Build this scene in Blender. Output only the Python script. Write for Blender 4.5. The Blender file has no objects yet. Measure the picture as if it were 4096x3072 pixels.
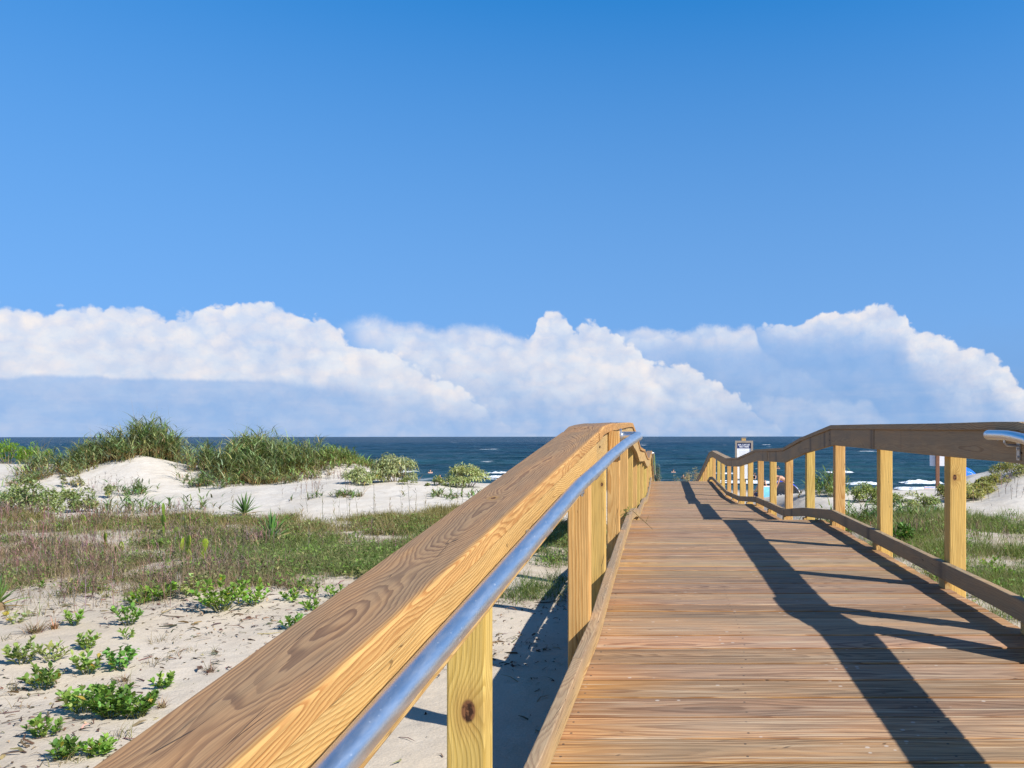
import bpy, bmesh, math, random
import numpy as np
from mathutils import Vector, Matrix
R = math.radians
random.seed(7)
rng = np.random.RandomState(11)
SC = bpy.context.scene
COL = SC.collection
CAMZ = 0.82
F = 3300.0

# ------------------------------------------------------------------ mesh helpers
def mk_mesh(name, V, faces, attrs=None, smooth=False, mats=None, mi=None):
    """V (n,3); faces: list of (m,k) int arrays; attrs {name: (n,) or (n,3)} per vertex"""
    V = np.asarray(V, dtype=np.float32)
    me = bpy.data.meshes.new(name)
    loops, starts, off = [], [], 0
    for f in faces:
        f = np.asarray(f, dtype=np.int32)
        if len(f) == 0: continue
        m, k = f.shape
        loops.append(f.ravel()); starts.append(off + np.arange(m) * k); off += m * k
    loops = np.concatenate(loops); starts = np.concatenate(starts)
    me.vertices.add(len(V)); me.vertices.foreach_set('co', V.ravel())
    me.loops.add(len(loops)); me.loops.foreach_set('vertex_index', loops.astype(np.int32))
    me.polygons.add(len(starts)); me.polygons.foreach_set('loop_start', starts.astype(np.int32))
    for a, d in (attrs or {}).items():
        d = np.asarray(d, dtype=np.float32)
        if d.ndim == 1:
            at = me.attributes.new(a, 'FLOAT', 'POINT'); at.data.foreach_set('value', d)
        else:
            at = me.attributes.new(a, 'FLOAT_VECTOR', 'POINT'); at.data.foreach_set('vector', d.ravel())
    if mi is not None: me.polygons.foreach_set('material_index', np.asarray(mi, dtype=np.int32))
    me.update(calc_edges=True); me.validate()
    if smooth: me.shade_smooth()
    else: me.shade_flat()
    for m in (mats or []): me.materials.append(m)
    return me

class MB:
    def __init__(s): s.V = []; s.Fc = {}; s.A = {}; s.n = 0
    def add(s, V, faces, **attrs):
        V = np.asarray(V, dtype=np.float32)
        for f in faces:
            f = np.asarray(f, dtype=np.int32)
            if f.size: s.Fc.setdefault(f.shape[1], []).append(f + s.n)
        n = len(V); s.V.append(V)
        for a, d in attrs.items():
            d = np.asarray(d, dtype=np.float32)
            if a in ('col', 'wc'):
                d = np.broadcast_to(d, (n, 3))
            else: d = np.broadcast_to(d, (n,))
            s.A.setdefault(a, []).append(d)
        s.n += n
    def build(s, name, mat, parent=None, smooth=False, origin=None):
        V = np.concatenate(s.V)
        if origin is not None: V = V - np.asarray(origin, dtype=np.float32)
        fs = [np.concatenate(v) for v in s.Fc.values()]
        at = {a: np.concatenate(d) for a, d in s.A.items()}
        me = mk_mesh(name, V, fs, at, smooth, [mat])
        o = bpy.data.objects.new(name, me); COL.objects.link(o)
        if parent is not None: o.parent = parent
        elif origin is not None: o.location = origin
        return o

def tag(o, label=None, cat=None, group=None, kind=None):
    if label: o['label'] = label
    if cat: o['category'] = cat
    if group: o['group'] = group
    if kind: o['kind'] = kind
    return o
def empty(name, loc, label=None, cat=None, group=None):
    o = bpy.data.objects.new(name, None); COL.objects.link(o); o.location = loc
    o.empty_display_size = .1
    return tag(o, label, cat, group)

def norm(a): return a / np.maximum(np.linalg.norm(a, axis=-1, keepdims=True), 1e-9)

def board_profile(w, h, r=.004, seg=2):
    """closed profile around centre; returns (k,2) and top-weight per vertex"""
    P = []
    for cx, cy, a0 in ((w/2-r, h/2-r, 0), (-w/2+r, h/2-r, 90), (-w/2+r, -h/2+r, 180), (w/2-r, -h/2+r, 270)):
        for i in range(seg + 1):
            a = R(a0 + 90 * i / seg); P.append((cx + r*math.cos(a), cy + r*math.sin(a)))
    P = np.array(P)
    return P, (P[:, 1] > h/2 - .6*r).astype(float)

def sweep(mb, prof, wx, C, A, B, rnd, caps=True, s0=None, extra=None):
    """profile vertices p -> C + p0*A + p1*B. every side face gets its own vertices (so wx stays crisp)"""
    C = np.asarray(C, float); n = len(C); k = len(prof)
    A = np.broadcast_to(np.asarray(A, float), (n, 3)); B = np.broadcast_to(np.asarray(B, float), (n, 3))
    s = np.concatenate([[0], np.cumsum(np.linalg.norm(np.diff(C, axis=0), axis=1))])
    if s0 is not None: s = s + s0
    P = C[:, None, :] + prof[None, :, 0, None]*A[:, None, :] + prof[None, :, 1, None]*B[:, None, :]
    V = P.reshape(-1, 3)
    wc = np.zeros((n, k, 3)); wc[:, :, 0] = s[:, None]; wc[:, :, 1] = prof[None, :, 0]; wc[:, :, 2] = prof[None, :, 1]
    i = np.arange(n-1)[:, None]; j = np.arange(k)[None, :]; j2 = (j+1) % k
    q = np.stack([i*k+j, i*k+j2, (i+1)*k+j2, (i+1)*k+j], -1).reshape(-1, 4)
    w = np.tile(wx, (n, 1)).reshape(-1)
    fs = [q]
    mb.add(V, fs, wc=wc.reshape(-1, 3), rnd=rnd, wx=w)
    if caps:
        for e, rev in ((0, True), (n-1, False)):
            idx = np.arange(k)[::-1] if rev else np.arange(k)
            mb.add(P[e], [idx[None, :]], wc=wc[e] + np.array([0, 0, 0]), rnd=rnd, wx=np.full(k, .25))

def box(mb, lo, hi, **at):
    x0, y0, z0 = lo; x1, y1, z1 = hi
    V = [(x0,y0,z0),(x1,y0,z0),(x1,y1,z0),(x0,y1,z0),(x0,y0,z1),(x1,y0,z1),(x1,y1,z1),(x0,y1,z1)]
    mb.add(V, [np.array([(0,3,2,1),(4,5,6,7),(0,1,5,4),(1,2,6,5),(2,3,7,6),(3,0,4,7)])], **at)

def tube(mb, pts, r, seg=10, cap=True, **at):
    pts = np.asarray(pts, float); n = len(pts)
    r = np.broadcast_to(np.asarray(r, float), (n,))
    T = np.gradient(pts, axis=0); T = norm(T)
    ref = np.array([0, 0, 1.0]) if abs(T[0][2]) < .9 else np.array([1.0, 0, 0])
    U = norm(np.cross(T, ref)); W = norm(np.cross(U, T))
    a = np.linspace(0, 2*np.pi, seg, endpoint=False)
    V = pts[:, None] + r[:, None, None]*(np.cos(a)[None, :, None]*U[:, None] + np.sin(a)[None, :, None]*W[:, None])
    i = np.arange(n-1)[:, None]; j = np.arange(seg)[None]; j2 = (j+1) % seg
    q = np.stack([i*seg+j, i*seg+j2, (i+1)*seg+j2, (i+1)*seg+j], -1).reshape(-1, 4)
    mb.add(V.reshape(-1, 3), [q], **at)
    if cap:
        mb.add(V[0], [np.arange(seg)[::-1][None]], **at); mb.add(V[-1], [np.arange(seg)[None]], **at)

# ------------------------------------------------------------------ node helpers
class NT:
    def __init__(s, tree): s.t = tree; s.n = tree.nodes; s.l = tree.links
    def node(s, typ, **kw):
        nd = s.n.new(typ)
        for k, v in kw.items(): setattr(nd, k, v)
        return nd
    def _in(s, sock, v):
        if v is None: return
        if hasattr(v, 'links') or isinstance(v, bpy.types.NodeSocket): s.l.new(v, sock)
        else:
            if sock.type == 'RGBA' and not isinstance(v, (int, float)) and len(v) == 3: v = (*v, 1)
            sock.default_value = v
    def m(s, op, a, b=None, c=None, clamp=False):
        nd = s.node('ShaderNodeMath', operation=op, use_clamp=clamp)
        for i, v in enumerate((a, b, c)): 
            if v is not None: s._in(nd.inputs[i], v)
        return nd.outputs[0]
    def add(s, a, b): return s.m('ADD', a, b)
    def sub(s, a, b): return s.m('SUBTRACT', a, b)
    def mul(s, a, b): return s.m('MULTIPLY', a, b)
    def vm(s, op, a, b=None, out=0):
        nd = s.node('ShaderNodeVectorMath', operation=op)
        s._in(nd.inputs[0], a)
        if b is not None: s._in(nd.inputs[1], b)
        return nd.outputs[out]
    def xyz(s, x=0, y=0, z=0):
        nd = s.node('ShaderNodeCombineXYZ')
        for i, v in enumerate((x, y, z)): s._in(nd.inputs[i], v)
        return nd.outputs[0]
    def sep(s, v):
        nd = s.node('ShaderNodeSeparateXYZ'); s._in(nd.inputs[0], v); return nd.outputs
    def attr(s, name, out='Fac', typ='GEOMETRY'):
        nd = s.node('ShaderNodeAttribute', attribute_name=name, attribute_type=typ); return nd.outputs[out]
    def noise(s, vec, scale=1., detail=2., rough=.5, dist=0., out='Fac', dim='3D', lac=2.):
        nd = s.node('ShaderNodeTexNoise', noise_dimensions=dim)
        s._in(nd.inputs['Vector'], vec)
        for k, v in (('Scale', scale), ('Detail', detail), ('Roughness', rough), ('Distortion', dist), ('Lacunarity', lac)): s._in(nd.inputs[k], v)
        return nd.outputs[out]
    def vor(s, vec, scale=1., feature='F1', out='Distance', smooth=None, detail=0., rand=1., dim='3D'):
        nd = s.node('ShaderNodeTexVoronoi', feature=feature, voronoi_dimensions=dim)
        s._in(nd.inputs['Vector'], vec); s._in(nd.inputs['Scale'], scale)
        if smooth is not None: s._in(nd.inputs['Smoothness'], smooth)
        s._in(nd.inputs['Detail'], detail); s._in(nd.inputs['Randomness'], rand)
        return nd.outputs[out]
    def mr(s, v, a, b, c=0., d=1., typ='SMOOTHSTEP'):
        nd = s.node('ShaderNodeMapRange', interpolation_type=typ)
        for i, x in enumerate((v, a, b, c, d)): s._in(nd.inputs[i], x)
        return nd.outputs[0]
    def mix(s, f, a, b, blend='MIX'):
        nd = s.node('ShaderNodeMix', data_type='RGBA', blend_type=blend)
        s._in(nd.inputs[0], f); s._in(nd.inputs[6], a); s._in(nd.inputs[7], b)
        return nd.outputs[2]
    def bump(s, h, strength=.5, dist=.01, normal=None):
        nd = s.node('ShaderNodeBump'); s._in(nd.inputs['Height'], h)
        s._in(nd.inputs['Strength'], strength); s._in(nd.inputs['Distance'], dist)
        if normal is not None: s._in(nd.inputs['Normal'], normal)
        return nd.outputs[0]
    def curve(s, v, pts):
        nd = s.node('ShaderNodeFloatCurve'); s._in(nd.inputs['Value'], v)
        c = nd.mapping.curves[0]
        while len(c.points) < len(pts): c.points.new(0, 0)
        for p, (x, y) in zip(c.points, pts): p.location = (x, y); p.handle_type = 'AUTO_CLAMPED'
        nd.mapping.update(); return nd.outputs[0]

def material(name):
    m = bpy.data.materials.new(name); m.use_nodes = True
    t = m.node_tree; t.nodes.clear(); n = NT(t)
    out = n.node('ShaderNodeOutputMaterial')
    return m, n, out
def principled(n, out, base, rough=.6, normal=None, metallic=0., spec=.5, **kw):
    p = n.node('ShaderNodeBsdfPrincipled')
    n._in(p.inputs['Base Color'], base); n._in(p.inputs['Roughness'], rough)
    n._in(p.inputs['Metallic'], metallic); n._in(p.inputs['Specular IOR Level'], spec)
    if normal is not None: n._in(p.inputs['Normal'], normal)
    for k, v in kw.items(): n._in(p.inputs[k], v)
    if out is not None: n.l.new(p.outputs[0], out.inputs['Surface'])
    return p
def plain(name, col, rough=.6, metallic=0., spec=.4, vary=.12, scale=20.):
    m, n, out = material(name)
    g = n.node('ShaderNodeTexCoord').outputs['Object']
    f = n.noise(g, scale, 3., .6)
    c = n.mix(f, tuple(x*(1-vary) for x in col), tuple(min(1, x*(1+vary)) for x in col))
    principled(n, out, c, rough, metallic=metallic, spec=spec)
    return m

# ------------------------------------------------------------------ wood
def wood(name, sets, weath=None, stain=0., t0off=0., spacing=.009, rough=.7, wmix=1.0, deck=False, cath=1.0, slow=1.0):
    """sets: list of (early, late) colour pairs, chosen by per board random; weath: (early, late) on faces with wx=1"""
    m, n, out = material(name)
    wc = n.attr('wc', 'Vector'); s, t, d = n.sep(wc)
    rnd = n.attr('rnd'); wx = n.attr('wx')
    r1 = n.m('FRACT', n.mul(rnd, 7.313)); r2 = n.m('FRACT', n.mul(rnd, 13.77)); r3 = n.m('FRACT', n.mul(rnd, 29.1))
    so = n.mul(rnd, 61.0)
    nA = n.noise(n.xyz(n.add(n.mul(s, 1.1*slow), so), n.mul(r1, 9.), 0.), 1., 2., .5)
    nB = n.noise(n.xyz(n.add(n.mul(s, .85*slow), so), n.mul(r2, 9.), 5.), 1., 2., .5)
    t0 = n.add(n.mul(n.sub(r1, .5), .09), n.mul(n.sub(nA, .5), .12*cath))
    if t0off: t0 = n.add(t0, n.mul(n.sub(n.mul(n.m('GREATER_THAN', r3, .5), 2.), 1.), t0off))
    z0 = n.add(.012, n.mul(n.m('MAXIMUM', n.sub(nB, .33), 0.), .32*cath))
    warp = n.noise(n.xyz(n.add(n.mul(s, 4.5*slow), so), n.mul(t, 22.), n.mul(d, 22.)), 1., 3., .55)
    # knot (per object property knot = s, t, radius)
    kn = n.attr('knot', 'Vector', 'OBJECT'); ks, kt, kr = n.sep(kn)
    dk = n.m('SQRT', n.add(n.m('POWER', n.mul(n.sub(s, ks), .62), 2.), n.m('POWER', n.sub(t, kt), 2.)))
    has = n.m('GREATER_THAN', kr, .0005)
    kinf = n.mul(has, n.m('EXPONENT', n.mul(n.m('POWER', n.m('DIVIDE', dk, n.m('MAXIMUM', n.mul(kr, 2.2), .001)), 2.), -1.)))
    rr = n.m('SQRT', n.add(n.m('POWER', n.sub(t, t0), 2.), n.m('POWER', n.add(d, z0), 2.)))
    rr = n.add(n.add(rr, n.mul(n.sub(warp, .5), .016*(.4 + .6*cath))), n.mul(kinf, .03))
    ph = n.m('DIVIDE', rr, n.mul(spacing, n.add(.75, n.mul(r3, .5))))
    fr = n.m('FRACT', ph)
    lat = n.mul(n.mr(fr, .25, .82), n.sub(1., n.mr(fr, .90, 1.0)))
    ringv = n.noise(n.xyz(n.m('FLOOR', ph), rnd, 0.), 3.1, 0.)
    lat = n.mul(lat, n.mr(ringv, .25, .7, .45, 1.))
    fib = n.noise(n.xyz(n.add(n.mul(s, 9.), so), n.mul(t, 420.), n.mul(d, 420.)), 1., 2., .6)
    blot = n.noise(n.xyz(n.add(n.mul(s, 2.2), so), n.mul(t, 14.), n.mul(d, 14.)), 1., 3., .55)
    col = None
    for i, (e, l) in enumerate(sets):
        c = n.mix(lat, e, l)
        col = c if col is None else n.mix(n.mr(r2, (i-.12)/len(sets), (i+.12)/len(sets)), col, c)
    if weath:
        cw = n.mix(lat, weath[0], weath[1])
        hue = n.mix(n.mr(blot, .3, .75), (1, 1, 1), (1.10, .93, .78))
        cw = n.mix(1., cw, hue, 'MULTIPLY')
        wf = n.mul(wx, wmix)
        wf = n.mul(wf, n.mr(n.noise(n.xyz(n.add(n.mul(s, 1.3), so), n.mul(t, 9.), 2.), 1., 4., .6), .22, .42, .55, 1.))
        if deck:
            # planks bleach unevenly; ends that lie under the kerb board keep their orange tone
            edge = n.add(s, n.mul(n.sub(n.noise(n.xyz(n.mul(rnd, 50.), n.mul(t, 8.), 0.), 1., 2.), .5), .34))
            keepL = n.sub(1., n.mr(edge, .05, .42)); keepR = n.mr(s, 1.62, 1.72)
            keep = n.m('MAXIMUM', n.mul(keepL, n.mr(r3, .0, 1., .25, 1.)), n.mul(keepR, .8))
            wf = n.mul(wf, n.sub(1., n.mul(keep, .85)))
        col = n.mix(wf, col, cw)
    # knot colours
    kc = n.mul(has, n.sub(1., n.mr(dk, n.mul(kr, .72), n.mul(kr, 1.05))))
    kh = n.mul(has, n.sub(1., n.mr(dk, n.mul(kr, .8), n.mul(kr, 3.2))))
    col = n.mix(n.mul(kh, .55), col, (.34, .19, .05))
    knoise = n.noise(n.xyz(n.mul(s, 60.), n.mul(t, 60.), 0.), 1., 3.)
    col = n.mix(kc, col, n.mix(n.mr(knoise, .42, .55), (.035, .014, .006), (.16, .07, .03)))
    # fibres, blotches, drying cracks
    col = n.mix(1., col, n.mix(n.mr(fib, .25, .75), (.80, .79, .77), (1.13, 1.13, 1.13)), 'MULTIPLY')
    col = n.mix(1., col, n.mix(n.mr(blot, .2, .8), (.86, .84, .82), (1.12, 1.12, 1.1)), 'MULTIPLY')
    crk = n.vor(n.xyz(n.add(n.mul(s, 2.4), so), n.mul(t, 60.), n.mul(d, 60.)), 1., 'DISTANCE_TO_EDGE')
    cg = n.noise(n.xyz(n.add(n.mul(s, 1.7), so), n.mul(t, 20.), 4.), 1., 2.)
    crack = n.mul(n.sub(1., n.mr(crk, .004, .02)), n.mr(cg, .55, .66))
    col = n.mix(n.mul(crack, .75), col, (.05, .03, .018))
    if stain:
        st = n.noise(n.xyz(n.add(n.mul(s, 2.6), so), n.mul(t, 20.), 11.), 1., 3., .6); sv = n.noise(n.xyz(n.add(n.mul(s, 26.), so), n.mul(t, 5.), 2.), 1., 2., .5)
        col = n.mix(n.mul(n.mr(st, .58, .70), stain), col, (.075, .062, .050)); col = n.mix(n.mul(n.mr(sv, .64, .72), stain*.6), col, (.09, .07, .052))
    if deck:
        tone = n.mr(n.m('FRACT', n.mul(rnd, 41.7)), 0., 1., .74, 1.16, 'LINEAR')
        col = n.mix(1., col, n.xyz(tone, n.mul(tone, n.mr(r1, 0., 1., .94, 1.03, 'LINEAR')), n.mul(tone, n.mr(r2, 0., 1., .93, 1.08, 'LINEAR'))), 'MULTIPLY')
        scr = 1.
        for sj in (.055, .62, 1.25, 1.76):
            for tj in (-.036, .036):
                dd = n.m('SQRT', n.add(n.m('POWER', n.sub(s, sj), 2.), n.m('POWER', n.sub(t, tj), 2.)))
                scr = n.mul(scr, n.mr(dd, .0035, .0052))
        col = n.mix(n.mul(n.sub(1., scr), .8), col, (.05, .04, .035))
        bd = n.vor(n.xyz(n.add(n.mul(s, 16.), so), n.mul(t, 24.), n.mul(rnd, 9.)), 1., 'F1')
        bn = n.noise(n.xyz(n.add(n.mul(s, 2.), so), n.mul(t, 4.), 0.), 1., 2.)
        spot = n.mul(n.sub(1., n.mr(bd, .09, .15)), n.mr(bn, .53, .62))
        strk = n.add(n.mul(n.noise(n.xyz(n.add(n.mul(s, 1.5), so), n.mul(t, 75.), 7.), 1., 3., .6), .55), n.mul(n.noise(n.xyz(n.add(n.mul(s, 1.1), so), n.mul(t, 260.), 3.), 1., 2., .6), .45))
        col = n.mix(n.mul(n.mr(strk, .54, .61), .8), col, (.45, .345, .235))
        col = n.mix(n.mul(n.sub(1., n.mr(strk, .37, .45)), .62), col, (.075, .050, .036))
        col = n.mix(n.mul(spot, .5), col, (.55, .51, .46))
    h = n.add(n.mul(lat, .6), n.add(n.mul(fib, .5), n.mul(crack, -2.)))
    nb = n.bump(h, .55, .0012)
    principled(n, out, col, n.mr(fib, .2, .8, rough-.1, min(1, rough+.12)), nb, spec=.3)
    return m

M = {}
YEL = ((.60, .40, .125), (.44, .25, .06))
YEL2 = ((.54, .39, .115), (.38, .265, .06))
ORA = ((.60, .365, .135), (.45, .225, .062))
M['post'] = wood('treated_pine', [YEL, YEL2, ORA, ORA], spacing=.0075, cath=.4, slow=.7, t0off=.055)
M['cap'] = wood('weathered_pine', [((.50, .275, .092), (.31, .130, .033)), ((.49, .28, .098), (.31, .135, .036))],
                weath=((.285, .192, .110), (.152, .095, .058)), spacing=.0040, cath=1.0)
M['rail'] = wood('pine_board', [((.54, .35, .13), (.40, .22, .065)), ((.50, .34, .14), (.37, .22, .07))],
                 weath=((.300, .235, .165), (.20, .145, .105)), spacing=.0055)
M['cap_grey'] = wood('shaded_grey_cap', [((.42, .30, .15), (.30, .19, .08))], weath=((.32, .25, .165), (.21, .152, .10)), spacing=.0065)  # right railing's cap: shade on its inner side put into a greyer wood colour
M['rail_grey'] = wood('shaded_grey_board', [((.40, .29, .15), (.28, .19, .09))], weath=((.33, .262, .168), (.24, .178, .112)), spacing=.0055, cath=.6, stain=.75)  # darker grey copy for the right boards: shade put into the colour, stains real
M['deck'] = wood('deck_pine', [((.44, .235, .075), (.31, .135, .035)), ((.39, .21, .08), (.26, .115, .04))],
                 weath=((.325, .232, .145), (.180, .120, .076)), spacing=.0065, rough=.75, deck=True, cath=.8, slow=.45)
# ------------------------------------------------------------------ boardwalk geometry
DK = np.array([(-3.0, -.95), (.3, -.472), (3.45, -.005), (3.7, 0), (4.4, .004), (5.8, .02), (7.26, .034), (8.75, -.074), (10.07, -.206), (13.0, -.27),
               (15.9, -.47), (18.75, -.56), (21.5, -.52), (23.9, -.48), (25.3, -.56), (31.0, -1.42), (37.0, -2.25)])
# the planks follow the same humps but sag a little behind each crest
DP = np.array([(-3.0, -.95), (.3, -.472), (3.45, -.005), (3.7, 0), (4.4, .004), (5.8, .02), (7.0, .034), (7.8, .032), (8.75, -.092), (10.07, -.217), (11.2, -.245), (13.5, -.283), (14.5, -.385),
               (15.9, -.475), (18.75, -.56), (21.5, -.52), (23.9, -.48), (25.3, -.56), (31.0, -1.42), (37.0, -2.25)])
def deck_z(Y):
    Y = np.asarray(Y, float)
    z = np.zeros_like(Y)
    for o in np.linspace(-.10, .10, 5): z = z + np.interp(Y + o, DP[:, 0], DP[:, 1])/5
    return z
def off_l(Y):  # inner face of left posts
    Y = np.asarray(Y, float); return np.where(Y < 3.4, -.283 + .0818*(Y-3.4), -.283)
def off_r(Y):
    Y = np.asarray(Y, float); return np.where(Y < 3.4, 1.545 - .07*(Y-3.4), 1.545)
SAG = .0
UP = np.array([0, 0, 1.0]); RT = np.array([1.0, 0, 0])

walk = empty('boardwalk', (0, 3.4, 0), 'weathered pine boardwalk of crosswise planks running over the sand towards the sea', 'boardwalk')
def par(o, p=None):
    """parent keeping world position (parents only carry a translation)"""
    o.parent = p
    l = Vector(p.location); q = p.parent
    while q: l += Vector(q.location); q = q.parent
    o.location = Vector(o.location) - l
    return o

# planks
mb = MB(); prof, wx = board_profile(.1325, .036, .003, 1)
Y = .15; k = 0
while Y < 36.8:
    zz = deck_z(Y); dz = (deck_z(Y+.05) - deck_z(Y-.05))/.1
    x0, x1 = off_l(Y)+.002, off_r(Y)-.002
    jit = rng.uniform(-.006, .006)
    n = 5 if Y < 12 else 2
    C = np.zeros((n, 3)); C[:, 0] = np.linspace(x0 + jit, x1 + jit*.5, n); C[:, 1] = Y; C[:, 2] = zz - .018 + rng.uniform(-.0015, .0015)
    C[:, 1] += np.linspace(0, rng.uniform(-.002, .002), n)
    A = norm(np.array([0, 1, float(dz)])); B = norm(np.array([0, -float(dz), 1.0]))
    A = norm(A + np.array([0, 0, rng.uniform(-.012, .012)]))
    sweep(mb, prof, wx, C, A, B, rng.rand())
    Y += .1415/math.sqrt(1+float(dz)**2); k += 1
par(mb.build('deck', M['deck']), walk)
# joists under the planks
pj, wj = board_profile(.038, .184, .004, 1)
YY = np.concatenate([np.linspace(.15, 3.3, 8), np.linspace(3.5, 36.8, 70)])
for xo in (.03, .62, 1.25, 1.805):
    mb = MB(); C = np.stack([off_l(YY) + xo*(off_r(YY)-off_l(YY))/1.828, YY, deck_z(YY) - .036 - .094], 1)
    sweep(mb, pj, wj*0, C, RT, UP, rng.rand()); par(mb.build('joist', M['post']), walk)

def railing(side, label):
    sg = 1 if side == 'r' else -1
    off = off_r if side == 'r' else off_l
    e = empty('boardwalk_railing', (float(off(3.4)), 3.4, 0), label, 'railing', 'pine railings along the boardwalk')
    lift = (lambda Y: np.interp(Y, [3.3, 4.2, 4.4, 6.4, 8.75, 12], [-.022, 0, 0, .018, .02, 0])) if side == 'l' else (lambda Y: 0*np.asarray(Y))
    top = lambda Y: np.interp(np.asarray(Y, float), DK[:, 0], DK[:, 1]) + .886 + lift(Y)       # top of the cap
    if side == 'r':
        PY = [.15, 1.62, 3.04, 3.38, 4.40, 5.80, 7.28, 8.70, 10.13, 11.57, 13.0, 14.47, 15.96, 17.4, 18.96, 20.8, 22.3, 24.2, 25.6, 27.1, 28.5, 30, 31.4, 32.9, 34.3, 35.8]
        JC = [-.2, 3.35, 5.81, 8.75, 11.6, 14.5, 18.75, 23.9, 27.1, 31.4, 36.4]
        JT = [-.2, 3.3, 5.78, 7.9, 11.0, 14.2, 18.7, 23.9, 27.5, 32, 36.4]
    else:
        PY = [.45, 1.90, 3.337, 4.30, 5.80, 7.20, 8.60, 10.1, 11.55, 13.0, 14.45, 15.9, 17.35, 18.8, 20.5, 22.2, 24.0, 25.5, 27, 28.5, 30, 31.4, 32.9, 34.3, 35.8]
        JC = [-.2, 3.30, 4.45, 7.2, 10.1, 13.0, 15.9, 18.75, 23.9, 27.1, 31.4, 36.4]
        JT = [-.2, 2.98, 4.6, 5.9, 8.6, 10.8, 13.2, 16, 18.75, 23.9, 28, 32, 36.4]
    pp, wp = board_profile(.089, .089, .005, 2)
    for i, y in enumerate(PY):
        yc = y + .0445; x = float(off(yc)) + sg*.0455
        z1 = float(top(yc)) - .040; z0 = float(ground_z(np.array([x]), np.array([yc]))[0]) - .35
        mb = MB(); tilt = rng.uniform(-.004, .004, 2)*(1 if y > 4 else .3)
        nz = 6 if y < 12 else 2
        z = np.linspace(z0, z1, nz); C = np.stack([x + tilt[0]*(z-z1), yc + tilt[1]*(z-z1), z], 1)
        sweep(mb, pp, wp*0, C, RT, np.array([0, -1.0, 0]), {('l', 1): .60, ('l', 2): .05, ('r', 4): .01, ('l', 3): .45}.get((side, i), rng.rand()))
        o = mb.build('post', M['post'])
        if side == 'l' and i == 1: o['knot'] = (.188 - z0, .006, .0185)
        if side == 'l' and i == 3: o['knot'] = (.57 - z0, .026, .007)
        if side == 'r' and i == 4: o['knot'] = (.60 - z0, -.018, .0115)
        par(o, e)
    # cap boards, face boards and kerb boards; each is bent along the deck's profile
    def lumber(name, J, cx, w, h, zoff, mat, r, seg, gap=.0015, wx0=None):
        p, wt = board_profile(w, h, r, seg)
        if wx0 is not None: wt = wx0(p, w, h)
        for a, b in zip(J[:-1], J[1:]):
            n = max(3, int((b-a)/.16)); yy = np.unique(np.concatenate([np.linspace(a+gap, b-gap, n), [k for k in DK[:, 0] if a+.03 < k < b-.03]]))
            C = np.stack([off(yy) + cx, yy, top(yy) + zoff + rng.uniform(-.0012, .0012)], 1)
            C[:, 0] += rng.uniform(-.0015, .0015) + .002*np.sin(yy*2.1 + rng.rand()*6)
            T = norm(np.gradient(C, axis=0)); B = norm(np.cross(RT[None], T)); B *= np.sign(B[:, 2:3])
            A = norm(np.cross(T, B))
            mb = MB(); sweep(mb, p, wt, C, A, B, rng.rand() if not (a < 0 and name == 'cap_board') else .274)
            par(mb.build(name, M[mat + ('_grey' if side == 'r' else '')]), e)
    def wcap(p, w, h):   # weathered top, fresher towards the rounded arris
        return np.clip((p[:, 1] - (h/2-.0065))/.0065, 0, 1) * np.clip((w/2 - np.abs(p[:, 0]))/.012, 0, 1)**.5
    inner = -sg
    # screws driven through the cap into each near post, and through the face board
    for y in PY:
        if y > 12: continue
        for du, dy in ((-.022, .018), (.020, .030)):
            yc = y + .0445 + dy*.6; xc = float(off(yc)) + sg*.0445 + du; zc = float(top(yc)); mb = MB()
            tube(mb, [(xc, yc, zc-.004), (xc, yc, zc+.0006)], .0042, 10); tube(mb, [(xc, yc, zc+.0004), (xc, yc, zc+.0010)], .0018, 6)
            par(mb.build('screw', M['screw']), e)
            zf = zc - .075 - (.055 if du > 0 else 0); xf = float(off(yc)) + (-sg)*.038; mb = MB(); tube(mb, [(xf + sg*.003, yc, zf), (xf - sg*.0008, yc, zf)], .0048, 10); par(mb.build('screw', M['screw']), e)
    capx = inner*.050 + sg*.0755
    # the cap profile carries extra points across its top so weathering fades near the edge
    def cap_profile(w, h, r):
        P, _ = board_profile(w, h, r, 4); top_pts = [(x, h/2) for x in (w/2-.0165, w/2-.026, w/6, -w/6, -w/2+.026, -w/2+.0165)]
        k = 5; return np.array(list(P[:k]) + top_pts + list(P[k:]))
    W_, H_ = .151, .038
    cp = cap_profile(W_, H_, .0055)
    cw = np.where(cp[:, 1] >= H_/2-1e-5, np.clip((W_/2 - np.where(cp[:, 0]*inner > 0, np.abs(cp[:, 0]), 0) - .0045)/.012, 0, 1), np.where(cp[:, 0]*inner < 0, .45, 0 if side == 'l' else .8))  # right cap's inner side darkened for shade through the weathering weight
    for a, b in zip(JC[:-1], JC[1:]):
        n = max(3, int((b-a)/.14)); yy = np.unique(np.concatenate([np.linspace(a+.0015, b-.0015, n), [k for k in DK[:, 0] if a+.03 < k < b-.03]]))
        C = np.stack([off(yy) + capx, yy, top(yy) - .019], 1)
        C[:, 0] += rng.uniform(-.003, .003); C[:, 2] += rng.uniform(-.001, .001)
        T = norm(np.gradient(C, axis=0)); B = norm(np.cross(RT[None], T)); B *= np.sign(B[:, 2:3]); A = norm(np.cross(T, B))
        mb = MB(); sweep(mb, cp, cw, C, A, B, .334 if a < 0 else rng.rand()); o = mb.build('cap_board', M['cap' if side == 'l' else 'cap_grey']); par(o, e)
        if side == 'l' and a < 0: o['knot'] = (2.35, -.012, .007)
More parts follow.
